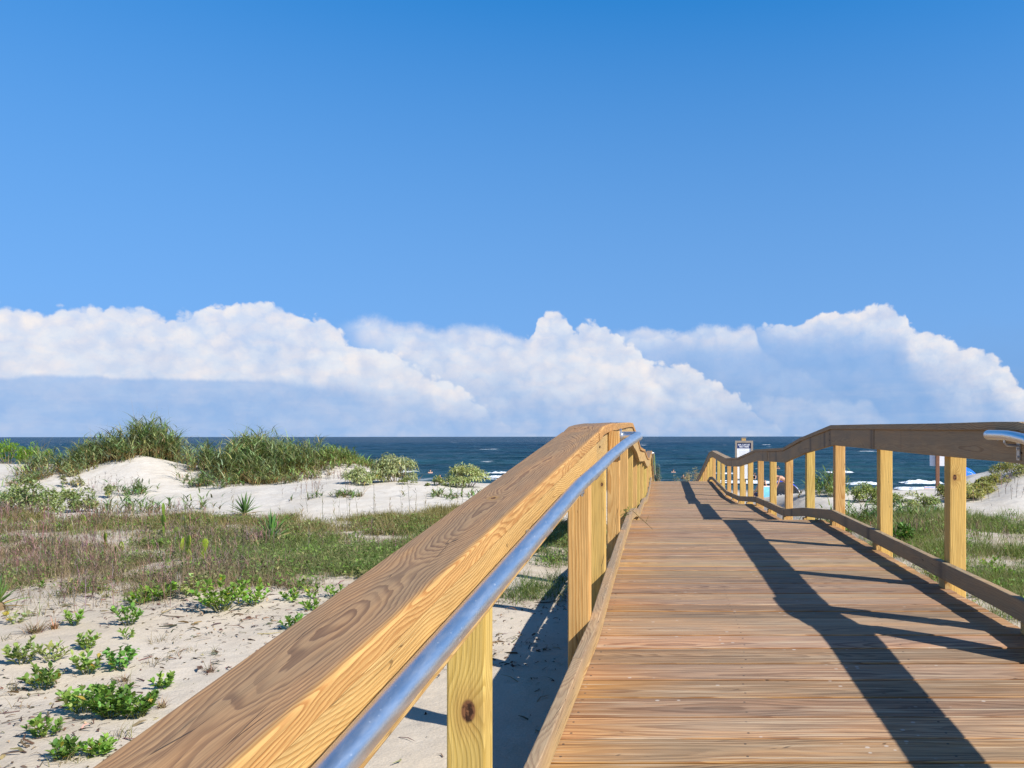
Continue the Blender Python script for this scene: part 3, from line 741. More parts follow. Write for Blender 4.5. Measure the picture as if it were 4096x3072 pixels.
# ------------------------------------------------------------------ vegetation
def leaf_mat(name, trans=.35, rough=.55, spec=.3, hue=1.0):
    m, n, out = material(name)
    c = n.attr('col', 'Vector')
    g = n.node('ShaderNodeNewGeometry').outputs['Position']
    f = n.noise(g, 38., 2., .6)
    c = n.mix(1., c, n.mix(n.mr(f, .2, .8), (.80, .80, .78), (1.18, 1.16, 1.12)), 'MULTIPLY')
    p = principled(n, None, c, rough, spec=spec)
    t = n.node('ShaderNodeBsdfTranslucent'); n.l.new(n.mix(1., c, (1.15, 1.2, .55), 'MULTIPLY'), t.inputs[0])
    mx = n.node('ShaderNodeMixShader'); mx.inputs[0].default_value = trans
    n.l.new(p.outputs[0], mx.inputs[1]); n.l.new(t.outputs[0], mx.inputs[2]); n.l.new(mx.outputs[0], out.inputs[0])
    return m
M['leaf'] = leaf_mat('leaf'); M['grass'] = leaf_mat('grass_blade', .30, .6, .25); M['stem'] = leaf_mat('plant_stem', .05, .8, .1)

def jit(col, n, v=.18, r=None):
    r = r or rng
    c = np.broadcast_to(np.asarray(col, float), (n, 3))
    b = r.normal(1, v, (n, 1)).clip(.45, 1.7); h = r.normal(1, v*.45, (n, 3)).clip(.6, 1.5)
    return c*b*h
def blades(mb, P, h, w, az, lean, curl, col, nseg=3, face=None, tipcol=None, r=None):
    r = r or rng
    P = np.asarray(P, float); n = len(P); nr = nseg+1
    h, w, az, lean, curl = [np.broadcast_to(np.asarray(x, float), (n,)) for x in (h, w, az, lean, curl)]
    t = np.linspace(0, 1, nr)[None, :]
    d = np.stack([np.cos(az), np.sin(az)], 1)
    up = h[:, None]*t*(1-.55*curl[:, None]*t); ou = h[:, None]*(lean[:, None]*t + .75*curl[:, None]*t*t)
    C = np.zeros((n, nr, 3)); C[:, :, 0] = P[:, None, 0] + ou*d[:, None, 0]; C[:, :, 1] = P[:, None, 1] + ou*d[:, None, 1]; C[:, :, 2] = P[:, None, 2] + up
    fa = az + np.pi/2 + r.normal(0, .5, n) if face is None else face
    wd = w[:, None]*.5*np.clip(1.02 - t**1.6, .06, 1)
    S = np.stack([np.cos(fa), np.sin(fa), np.zeros(n)], 1)[:, None, :]*wd[:, :, None]
    V = np.stack([C-S, C+S], 2).reshape(n, nr*2, 3)
    i = np.arange(n)[:, None]*(nr*2); k = np.arange(nseg)[None]*2
    q = np.stack([i+k, i+k+1, i+k+3, i+k+2], -1).reshape(-1, 4)
    cc = np.repeat(np.broadcast_to(col, (n, 3))[:, None, :], nr*2, 1)
    if tipcol is not None:
        f = np.repeat(t[0], 2)[None, :, None]**1.5; cc = cc*(1-f) + np.broadcast_to(tipcol, (n, 3))[:, None, :]*f
    mb.add(V.reshape(-1, 3), [q], col=cc.reshape(-1, 3))
_LT = np.array([0, .16, .42, .72, 1.]); _LW = np.array([.10, .62, 1., .72, .03])
def leaves(mb, P, D, L, W, droop, col, up=None, fold=.25, simple=False):
    """leaf blades: base P, direction D, drooping; three columns with a folded midrib (or a plain rhomb)"""
    P = np.asarray(P, float); n = len(P); D = norm(np.asarray(D, float))
    L, W, droop = [np.broadcast_to(np.asarray(x, float), (n,)) for x in (L, W, droop)]
    ref = np.array([0, 0, 1.0]) + rng.normal(0, .25, (n, 3)); S = norm(np.cross(D, ref)); N = norm(np.cross(S, D))
    T, Wp = (_LT, _LW) if not simple else (np.array([0, .45, 1.]), np.array([.05, 1., .03]))
    nr = len(T)
    C = P[:, None] + D[:, None]*(L[:, None]*T[None])[:, :, None]; C[:, :, 2] -= droop[:, None]*L[:, None]*(T[None]**2)
    hw = (W[:, None]*.5*Wp[None])[:, :, None]
    up_ = N[:, None]*hw*fold
    if simple:
        V = np.stack([C - S[:, None]*hw, C + S[:, None]*hw], 2).reshape(n, -1, 3); k_ = 2
    else:
        V = np.stack([C - S[:, None]*hw + up_, C, C + S[:, None]*hw + up_], 2).reshape(n, -1, 3); k_ = 3
    i = np.arange(n)[:, None, None]*(nr*k_); a = np.arange(nr-1)[None, :, None]*k_; b = np.arange(k_-1)[None, None, :]
    q = np.stack([i+a+b, i+a+b+1, i+a+b+k_+1, i+a+b+k_], -1).reshape(-1, 4)
    cc = np.repeat(np.broadcast_to(col, (n, 3))[:, None], nr*k_, 1)
    mb.add(V.reshape(-1, 3), [q], col=cc.reshape(-1, 3))
def stems(mb, A, B, r, col, bow=.1):
    for a, b in zip(A, B):
        mid = (a+b)/2 + np.array([0, 0, bow*np.linalg.norm(b-a)])
        t = np.linspace(0, 1, 4)[:, None]; p = (1-t)**2*a + 2*t*(1-t)*mid + t*t*b
        tube(mb, p, np.linspace(r, r*.5, 4), 5, cap=False, col=np.asarray(col)*rng.uniform(.8, 1.2))

def leafy_plant(name, pos, w, h, label, nst=9, leafL=.075, leafW=.03, col=(.115, .235, .035), per=13, group=None, cat='plant', yellow=.008, droop=.25, parent_col=(.16, .17, .06), dense=1.0):
    e = empty(name, pos, label, cat, group)
    lm, sm = MB(), MB(); A, B = [], []; leafL *= .74; leafW *= .68; nst = int(nst*1.12); per = int(per*.8); yellow += .01; w *= 1.08; v_ = rng.uniform(.85, 1.2); col = (col[0]*1.62*v_, col[1]*1.34*v_, col[2]*1.6*v_)
    for k in range(nst):
        ph = 2*np.pi*(k + rng.uniform(-.35, .35))/nst; f = rng.uniform(.2, 1.)**.6
        tip = np.array([math.cos(ph)*w*.5*f, math.sin(ph)*w*.5*f*.95, h*rng.uniform(.55, 1.)*(1-.42*f*f)])
        base = np.array([math.cos(ph)*w*.07*rng.rand(), math.sin(ph)*w*.07*rng.rand(), -.03])
        A.append(base); B.append(tip)
        m = max(5, int(per*dense)); t = np.sort(rng.uniform(.25, 1., m))**.8
        mid = (base+tip)/2 + np.array([0, 0, .1*np.linalg.norm(tip-base)]); tt = t[:, None]
        p = (1-tt)**2*base + 2*tt*(1-tt)*mid + tt*tt*tip
        ax = norm(tip-base)
        az = np.arange(m)*2.4 + rng.rand()*6
        side = np.stack([np.cos(az), np.sin(az), np.zeros(m)], 1)
        D = norm(side*(.9-.35*tt) + ax*(.35+.5*tt) + np.array([0, 0, .18]))
        c = jit(col, m, .2); yl = rng.rand(m) < yellow; c[yl] = jit((.42, .30, .05), int(yl.sum()), .15)
        leaves(lm, p, D, leafL*rng.uniform(.65, 1.2, m)*(1.1-.3*t), leafW*rng.uniform(.75, 1.2, m), droop*rng.uniform(.3, 1.6, m), c)
    stems(sm, A, B, max(.0022, h*.012), parent_col)
    par0(lm.build('leaves', M['leaf'], smooth=True), e); par0(sm.build('stem', M['stem'], smooth=True), e)
    return e
def par0(o, e): o.parent = e; return o

def bush(name, pos, a, b, h, label, n=1500, leafL=.05, leafW=.024, col=(.25, .28, .125), col2=(.15, .19, .07), lobes=16, droop=.5, group=None, cat='shrub', stemcol=(.22, .17, .11), bare=.12, up=.2, sparse=0., yellow=.02):
    e = empty(name, pos, label, cat, group)
    lm, sm = MB(), MB()
    ph = rng.uniform(0, 2*np.pi, lobes); el = np.arcsin(rng.uniform(.02, 1., lobes)); rr = rng.uniform(.55, .82, lobes)
    Cn = np.stack([np.cos(ph)*np.cos(el)*a*rr, np.sin(ph)*np.cos(el)*b*rr, bare*h + np.sin(el)*(h*(1-bare))*rr], 1)
    k = rng.randint(0, lobes, n); v = norm(rng.normal(0, 1, (n, 3))); v[:, 2] = np.abs(v[:, 2])*.85 - .15
    rad = np.array([a, b, h*.9])*(.34 if not sparse else .26)
    lr = rng.uniform(.72, 1.25, lobes)[k][:, None]; dep = rng.uniform(.35, 1., n)[:, None]**.45
    P = Cn[k] + norm(v)*rad*lr*dep
    P[:, 2] = np.maximum(P[:, 2], rng.uniform(.01, .05, n))
    out = norm(P/np.array([a, b, h]))
    D = norm(out*.8 + rng.normal(0, .55, (n, 3)) + np.array([0, 0, up]))
    f = rng.rand(n, 1); c = jit(col, n, .16)*f + jit(col2, n, .16)*(1-f)
    yl = rng.rand(n) < yellow; c[yl] = jit((.45, .33, .09), int(yl.sum()), .15)
    leaves(lm, P, D, leafL*rng.uniform(.6, 1.25, n), leafW*rng.uniform(.7, 1.2, n), droop*rng.uniform(.2, 1.5, n), c, simple=leafL < .045)
    A = [np.array([Cn[i][0]*.25, Cn[i][1]*.25, -.04]) for i in range(lobes)]
    stems(sm, A, [q for q in Cn], max(.003, .012*h), stemcol)
    m = lobes*3; kk = rng.randint(0, lobes, m); tips = Cn[kk] + norm(rng.normal(0, 1, (m, 3)))*rad*.8; tips[:, 2] = np.maximum(tips[:, 2], .03)
    stems(sm, Cn[kk], tips, max(.002, .006*h), stemcol)
    par0(lm.build('foliage', M['leaf'], smooth=True), e); par0(sm.build('stem', M['stem'], smooth=True), e)
    return e

def yucca(name, pos, L, label, n=44, col=(.11, .20, .06)):
    e = empty(name, pos, label, 'yucca'); lm = MB()
    az = np.arange(n)*2.399 + rng.rand(); el = np.linspace(.08, 1.45, n) + rng.normal(0, .08, n)
    D = np.stack([np.cos(az)*np.cos(el), np.sin(az)*np.cos(el), np.sin(el)], 1)
    P = D*np.array([.02, .02, .05]) + np.array([0, 0, .02])
    c = jit(col, n, .2); dead = np.arange(n) < n*.14; c[dead] = jit((.30, .22, .12), int(dead.sum()), .15); c[rng.rand(n) < .3] *= np.array([1.5, 1.35, 1.1])
    T = np.array([0, .3, .7, 1.]); Wp = np.array([.7, 1., .7, .03]); S = norm(np.cross(D, np.array([0, 0, 1.]) + rng.normal(0, .1, (n, 3)))); N = np.cross(S, D)
    LL = L*rng.uniform(.75, 1.1, n); C = P[:, None] + D[:, None]*(LL[:, None]*T)[:, :, None]
    C[:, :, 2] -= (.10*LL[:, None]*T**2)*np.cos(el)[:, None]; C[:, :, 2] = np.maximum(C[:, :, 2], .015)
    hw = (.085*L*.5*Wp)[None, :, None]; V = np.stack([C - S[:, None]*hw + N[:, None]*hw*.5, C, C + S[:, None]*hw + N[:, None]*hw*.5], 2).reshape(n, -1, 3)
    i = np.arange(n)[:, None, None]*12; a = np.arange(3)[None, :, None]*3; b = np.arange(2)[None, None]
    q = np.stack([i+a+b, i+a+b+1, i+a+b+4, i+a+b+3], -1).reshape(-1, 4)
    lm.add(V.reshape(-1, 3), [q], col=np.repeat(c[:, None], 12, 1).reshape(-1, 3))
    par0(lm.build('leaves', M['leaf']), e)
    sm = MB(); tube(sm, [(0, 0, -.05), (0, 0, .03), (0, 0, .07)], [.05, .045, .02], 8, col=(.2, .14, .08)); par0(sm.build('stem', M['stem']), e)
    return e
def pad(mb, base, dirv, L, W, th, faceaz, col):
    u = norm(np.asarray(dirv, float)); s = norm(np.cross(u, [math.cos(faceaz), math.sin(faceaz), 0])); nrm = np.cross(s, u)
    t = np.linspace(0, 1, 9); prof = np.sqrt(np.clip(1-(2*(t*.93+.05)-1)**2, 0, 1))*(.72+.5*t); prof[0] = .18
    a = np.linspace(0, 2*np.pi, 12, endpoint=False); pts = []
    V = np.asarray(base)[None, None] + u[None, None]*(L*t)[:, None, None] + (s[None, None]*(np.cos(a)*W*.5)[None, :, None] + nrm[None, None]*(np.sin(a)*th*.5)[None, :, None])*prof[:, None, None]
    i = np.arange(8)[:, None]; j = np.arange(12)[None]; j2 = (j+1) % 12
    q = np.stack([i*12+j, i*12+j2, (i+1)*12+j2, (i+1)*12+j], -1).reshape(-1, 4)
    mb.add(V.reshape(-1, 3), [q, ], col=np.asarray(col)*rng.uniform(.8, 1.2)); mb.add(V[-1], [np.arange(12)[None]], col=col)
    return np.asarray(base) + u*L*.93, s
def cactus(pos, spec, label, S=.16, col=(.20, .30, .04)):
    S *= 1.2; col = tuple(x*1.0 for x in col)
    e = empty('prickly_pear', pos, label, 'cactus')
    for k, chain in enumerate(spec):
        b = np.array([chain[0], rng.uniform(-.03, .03), -.03])
        for (dx, l, fa) in chain[1]:
            mb = MB(); tip, s = pad(mb, b, (dx, rng.uniform(-.15, .15), 1.), S*l, S*l*.62, S*.13, fa, col)
            par0(mb.build('pad', M['leaf'], smooth=True), e); b = tip
    return e

def scatter(n, xlo, xhi, ylo, yhi, keep):
    """uniform in area over the given depth range, wedge in u"""
    Y = np.sqrt(rng.uniform(ylo**2, yhi**2, n)); u = rng.uniform(xlo, xhi, n); X = (u-2640)/F*Y
    k = keep(X, Y, u); X, Y, u = X[k], Y[k], u[k]
    return X, Y, u
def clear_walk(X, Y): return (X < -.55) | (X > 1.80)

def fields():
    # ---- low grass on the flats
    lowY = lambda u: np.interp(u, [0, 250, 500, 700, 1000, 1200, 1350, 1600, 2000, 2200, 2640], [5.75, 5.85, 5.95, 6.3, 6.5, 6.8, 7.1, 7.5, 8.1, 8.6, 10])
    hiY = lambda u: np.interp(u, [-300, 0, 120, 210, 260, 600, 1000, 1350, 1500, 1800, 2100, 2640], [15, 14.8, 13.5, 12.6, 12.4, 13.2, 13.0, 13.1, 13.3, 14.2, 14, 13])
    mb = MB()
    def left_keep(X, Y, u, g=1.0):
        p = (X, Y); d = .62*fbm(p, .9, 51, 3) + .38*fbm(p, 3.1, 52, 2)
        e = .55*(fbm(p, 1.4, 53, 3)-.5)*2
        return (Y > lowY(u) + e*.8) & (Y < hiY(u) + e) & (rng.rand(len(Y)) < np.clip((d-.385)*6., .04, 1)*g) & clear_walk(X, Y)
    def right_keep(X, Y, u):
        p = (X, Y); d = .6*fbm(p, .9, 61, 3) + .4*fbm(p, 2.7, 62, 2)
        far = np.interp(u, [3000, 3300, 3500, 3750, 3900, 4096, 4400], [12, 12.5, 13.2, 14.6, 13.4, 13.0, 13])
        return (X > 1.78) & (Y < far + .8*(fbm(p, 1.3, 63, 2)-.5)*2) & (rng.rand(len(Y)) < np.clip((d-.42)*5, .03, 1)*np.clip((Y-4.2)/2.6, .08, 1))
    def put(X, Y, hgt, wid, cols, n_per, spread, curl=(.1, .7), tip=None, nseg=2):
        n = len(X); k = np.repeat(np.arange(n), n_per)
        x = X[k] + rng.normal(0, spread, len(k)); y = Y[k] + rng.normal(0, spread, len(k)); z = ground_z(x, y) - .012
        hh = np.repeat(rng.uniform(.55, 1.25, n), n_per)*hgt*rng.uniform(.5, 1.2, len(k))
        az = rng.uniform(0, 2*np.pi, len(k)); ci = np.repeat(rng.randint(0, len(cols), n), n_per)
        c = np.asarray(cols)[ci]*np.repeat(rng.normal(1, .16, (n, 1)).clip(.6, 1.5), n_per, 0)*rng.normal(1, .14, (len(k), 1)).clip(.6, 1.4)
        sc = np.clip(y/9, .75, 1.6)
        blades(mb, np.stack([x, y, z], 1), hh, wid*sc, az, rng.uniform(.05, .55, len(k)), rng.uniform(*curl, len(k)), c, nseg, tipcol=None if tip is None else c*.5 + np.asarray(tip)*.5)
    GR = [(.105, .165, .04), (.135, .19, .05), (.09, .15, .05), (.16, .185, .06)]
    OL = [(.24, .205, .075), (.20, .18, .065), (.26, .20, .085), (.16, .165, .055)]
    BR = [(.19, .135, .085), (.25, .185, .11), (.16, .12, .08), (.32, .25, .15), (.20, .175, .075)]
    X, Y, u = scatter(32000, -80, 2450, 5.4, 15.2, left_keep)
    t = fbm((X, Y), .55, 71, 3) + (u-800)/3300 + rng.normal(0, .06, len(X)); far = (Y > 11.2 + rng.normal(0, .8, len(Y)))
    isg = (t > .51) & ~far; isb = (t <= .51) & ~far
    put(X[isg], Y[isg], .17, .0045, GR, 9, .05, tip=(.22, .22, .09))
    put(X[far], Y[far], .17, .0050, OL, 9, .06, tip=(.30, .25, .10))
    kb = isb & (rng.rand(len(X)) < .9); put(X[kb], Y[kb], .17, .0046, BR, 11, .055, tip=(.30, .23, .16))
    kg = isb & (rng.rand(len(X)) < .30); put(X[kg], Y[kg], .12, .0050, GR+OL, 8, .04)
    X, Y, u = scatter(30000, 2900, 4450, 3.0, 15.2, right_keep)
    kk = rng.rand(len(X)); g = kk < .60
    put(X[g], Y[g], .19, .0050, [(.115, .185, .035), (.145, .215, .045), (.10, .16, .05), (.17, .20, .06)], 11, .06, tip=(.24, .26, .09), nseg=3)
    put(X[~g], Y[~g], .16, .0044, BR+OL, 8, .06, tip=(.42, .34, .20), nseg=3)
    # low herbs between the grasses
    def herbs(X, Y, cols, L0):
        n = len(X); m = 22; k = np.repeat(np.arange(n), m); sz = np.repeat(rng.uniform(.6, 1.5, n), m)
        Q = np.stack([X[k] + rng.normal(0, .045, n*m)*sz, Y[k] + rng.normal(0, .045, n*m)*sz, np.zeros(n*m)], 1); Q[:, 2] = ground_z(Q[:, 0], Q[:, 1]) + rng.uniform(0, .085, n*m)*sz
        c = np.asarray(cols)[np.repeat(rng.randint(0, len(cols), n), m)]*rng.normal(1, .2, (n*m, 1)).clip(.5, 1.6)
        D = rng.normal(0, 1, (n*m, 3)); D[:, 2] = np.abs(D[:, 2])*.8 + .2
        leaves(mb, Q, D, L0*rng.uniform(.6, 1.3, n*m), L0*.42*rng.uniform(.7, 1.2, n*m), .25, c, simple=True)
    X, Y, u = scatter(3800, -80, 2400, 5.5, 13.0, left_keep); herbs(X, Y, [(.13, .23, .04), (.16, .25, .05), (.22, .25, .10), (.25, .24, .10), (.12, .19, .05)], .048)
    X, Y, u = scatter(1500, 3100, 4450, 3.2, 13.5, right_keep); herbs(X, Y, [(.13, .25, .035), (.17, .28, .05), (.26, .29, .11)], .046)
    # tufts at the foot of the railing and under the walk
    for (px, py, n, hh) in ((2150, 2370, 60, .22), (2240, 2330, 30, .2), (2090, 2385, 40, .16), (2200, 2240, 30, .16), (2060, 2395, 25, .13), (1700, 2210, 30, .2), (1480, 2290, 40, .2), (1400, 2280, 30, .18)):
        p = at(px, py); put(np.full(n, p.x) + rng.normal(0, .12, n), np.full(n, p.y) + rng.normal(0, .16, n), hh, .006, GR, 7, .03, (.3, 1.1), nseg=3)
    # thin tufts on bare sand
    for (px, py) in ((645, 2562), (735, 2608), (845, 2612), (60, 2760), (30, 2560), (640, 2650), (500, 2745), (480, 2950), (30, 2850), (820, 2160), (100, 2010), (40, 1935), (110, 1930), (515, 1972), (290, 3050), (3760, 2190), (3700, 2230), (4060, 2240)):
        p = at(px, py); n = 5; put(np.full(n, p.x) + rng.normal(0, .03, n), np.full(n, p.y) + rng.normal(0, .03, n), .10 if py > 2200 else .22, .004, [(.20, .19, .08), (.26, .2, .11)], 6, .02, (.3, 1.2))
    tag(mb.build('ground_grass', M['grass']), 'low green and straw-coloured grass growing over the sandy flats', None, None, 'stuff')

    # ---- dry weeds: thin stalks with short side twigs
    mb = MB()
    X, Y, u = scatter(11000, -80, 2300, 5.4, 13.2, lambda X, Y, u: left_keep(X, Y, u, .9))
    w = fbm((X, Y), .5, 81, 3) - (u-500)/5200; k = (w + rng.normal(0, .07, len(w)) > .43); X, Y, u = X[k], Y[k], u[k]
    xs = [X]; ys = [Y]
    for (px, py, n, sp) in ((600, 2170, 50, .5), (850, 2140, 30, .4), (1020, 2190, 60, .12), (300, 2400, 40, .2), (690, 2420, 12, .15), (3610, 2150, 50, .22), (3640, 2140, 30, .3), (3900, 2150, 30, .6), (1370, 1915, 40, .25), (780, 1860, 25, .4), (450, 1960, 30, .35), (1280, 1960, 25, .5), (3990, 1960, 22, .6), (4060, 1970, 24, .5), (1560, 2210, 30, .3)):
        p = at(px, py); xs.append(p.x + rng.normal(0, sp, n)); ys.append(p.y + rng.normal(0, sp*.7, n))
    X = np.concatenate(xs); Y = np.concatenate(ys); n = len(X); P = np.stack([X, Y, ground_z(X, Y) - .01], 1)
    H = rng.uniform(.14, .36, n)*np.where(rng.rand(n) < .06, 1.7, 1.); az = rng.uniform(0, 6.28, n); ln = rng.uniform(.02, .3, n); c = jit((.175, .118, .100), n, .32)
    blades(mb, P, H, .0045*np.clip(Y/9, .8, 1.7), az, ln, rng.uniform(0, .25, n), c, 2)
    for q in range(7):
        t = rng.uniform(.3, .98, n); Q = P + np.stack([np.cos(az)*H*ln*t, np.sin(az)*H*ln*t, H*t*.97], 1)
        l = rng.uniform(.02, .065, n)
        blades(mb, Q, l, .0045*np.clip(Y/9, .8, 1.7), rng.uniform(0, 6.28, n), rng.uniform(.3, 1.1, n), 0., c*rng.uniform(.8, 1.7, (n, 1)), 1)
    # taller single stalks with seed heads in front of the bare sand
    pts = [(1205, 2065, .30), (1230, 2050, .34), (1290, 2080, .55), (1335, 2075, .30), (1355, 2070, .45), (1390, 2065, .78), (1397, 2070, .5), (1495, 2060, .82), (1430, 2060, .35), (1610, 2070, .52), (1640, 2060, .8), (1662, 2050, .4), (1700, 2040, .42), (1830, 2010, .55), (1500, 2050, .3), (1560, 2062, .28), (1750, 2030, .4), (1800, 2020, .5), (1850, 2010, .38), (1210, 2080, .25), (1120, 2085, .22), (925, 2050, .66), (930, 2062, .5), (985, 2060, .45), (600, 2080, .3), (470, 2060, .3), (380, 2130, .45), (530, 2160, .5), (560, 2140, .4), (440, 2040, .3), (290, 2240, .4), (140, 2250, .5)]
    P = np.array([on(*at(px, py).xy) for px, py, h in pts]); H = np.array([p[2] for p in pts]); n = len(P); az = rng.uniform(0, 6.28, n)
    blades(mb, P, H, .008, az, rng.uniform(0, .10, n), rng.uniform(0, .1, n), jit((.20, .17, .10), n, .2), 4)
    for q in range(9):
        t = rng.uniform(.15, 1., n); blades(mb, P + np.stack([P[:, 0]*0, P[:, 0]*0, H*t], 1), rng.uniform(.02, .09, n), .008, rng.uniform(0, 6.28, n), rng.uniform(.2, .9, n), .2, jit((.22, .19, .11), n, .25), 2)
    tag(mb.build('dry_weeds', M['stem']), 'thin brown dried weed stalks mixed through the grass', None, None, 'stuff')

    # ---- twigs and bits of dead leaf on the sand
    mb = MB()
    X, Y, u = scatter(5200, -200, 2350, 2.6, 7.4, lambda X, Y, u: clear_walk(X, Y) & (rng.rand(len(X)) < np.clip((fbm((X, Y), 1.1, 91, 3)-.40)*5, .05, 1)))
    X2, Y2, u2 = scatter(900, 3500, 4450, 3.0, 8.5, lambda X, Y, u: X > 1.8); X = np.concatenate([X, X2]); Y = np.concatenate([Y, Y2])
    n = len(X); P = np.stack([X, Y, ground_z(X, Y) + .003], 1); az = rng.uniform(0, 6.28, n); l = rng.gamma(2., .020, n).clip(.012, .20)
    D = np.stack([np.cos(az), np.sin(az), rng.uniform(-.05, .25, n)], 1)
    S = np.stack([-np.sin(az), np.cos(az), rng.normal(0, .5, n)], 1)*(rng.uniform(.0016, .0055, n))[:, None]
    bend = np.stack([-np.sin(az), np.cos(az), 0*az], 1)*(rng.normal(0, .2, n)*l)[:, None]
    A, B_, C_ = P, P + D*l[:, None]*.5 + bend, P + D*l[:, None]; B_[:, 2] += .004
    V = np.stack([A-S, A+S, B_-S, B_+S, C_-S*.4, C_+S*.4], 1).reshape(-1, 3); i = np.arange(n)[:, None]*6
    q = np.concatenate([i+np.array([[0, 1, 3, 2]]), i+np.array([[2, 3, 5, 4]])])
    c = jit((.115, .08, .055), n, .35); g = rng.rand(n) < .18; c[g] = jit((.33, .25, .15), int(g.sum()), .2)
    mb.add(V, [q], col=np.repeat(c, 6, 0))
    tag(mb.build('twig_litter', M['stem']), 'scattered dry twigs and leaf bits on the sand', None, None, 'stuff')

def dune_grass(label, pts, n, hmean, cols, dead, name='dune_grass'):
    """one dense stand of tall broad-bladed grass over an area given by photo-sighted centres (x, y, radius, weight, height)"""
    mb = MB(); W = np.array([p[4] for p in pts]); k = rng.choice(len(pts), n, p=W/W.sum())
    hmean *= 1; cols = [tuple(x*1.22 for x in q) for q in cols]
    X = np.array([p[0] for p in pts])[k] + rng.normal(0, 1, n)*np.array([p[2] for p in pts])[k]
    Y = np.array([p[1] for p in pts])[k] + rng.normal(0, 1, n)*np.array([p[3] for p in pts])[k]
    Hs = .87*np.array([p[5] for p in pts])[k]*(.45+1.1*fbm((X, Y), 2.2, 121, 2))
    clump = fbm((X, Y), 2.3, 101, 3); kk = rng.rand(n) < np.clip((clump-.36)*5, .08, 1); X, Y, Hs = X[kk], Y[kk], Hs[kk]; n = len(X)
    P = np.stack([X, Y, ground_z(X, Y)-.02], 1); tone = fbm((X, Y), 1.5, 111, 2)
    ci = np.clip((tone*len(cols) + rng.normal(0, .8, n)).astype(int), 0, len(cols)-1)
    # upright stems
    c0 = np.asarray(cols)[ci]
    H = Hs*rng.uniform(.55, 1.15, n); az = rng.uniform(0, 6.28, n); ln = rng.uniform(.02, .30, n)
    blades(mb, P, H, .010, az, ln, rng.uniform(.05, .4, n), jit((1, 1, 1), n, .15)*c0*np.array([1.0, .95, .85]), 3, tipcol=c0*1.1)
    # arching leaves along the stems
    for q in range(4):
        t = rng.uniform(.12, .9, n); Q = P + np.stack([np.cos(az)*H*ln*t, np.sin(az)*H*ln*t, H*t*.95], 1)
        blades(mb, Q, rng.uniform(.18, .42, n)*np.clip(Hs/.7, .5, 1.2), rng.uniform(.014, .028, n), rng.uniform(0, 6.28, n), rng.uniform(.25, .7, n), rng.uniform(.45, 1.25, n), jit((1, 1, 1), n, .26)*np.where((t < .28)[:, None] & (rng.rand(n) < .6)[:, None], np.array([[.22, .155, .075]]), c0*1.12), 4)
    # dead leaves hanging low
    m = int(n*dead); j = rng.randint(0, n, m); Q = P[j] + np.stack([rng.normal(0, .03, m), rng.normal(0, .03, m), rng.uniform(.02, .35, m)*Hs[j]], 1)
    blades(mb, Q, rng.uniform(.12, .34, m), .011, rng.uniform(0, 6.28, m), rng.uniform(.3, 1., m), rng.uniform(.5, 1.4, m), jit((.33, .215, .10), m, .25), 3)
    # seed stalks standing above
    m = int(n*.05); j = rng.randint(0, n, m)
    blades(mb, P[j], Hs[j]*rng.uniform(1.15, 1.75, m), .007, rng.uniform(0, 6.28, m), rng.uniform(0, .15, m), rng.uniform(0, .35, m), jit((.27, .22, .12), m, .2), 4)
    return tag(mb.build(name, M['grass']), label, 'dune grass')

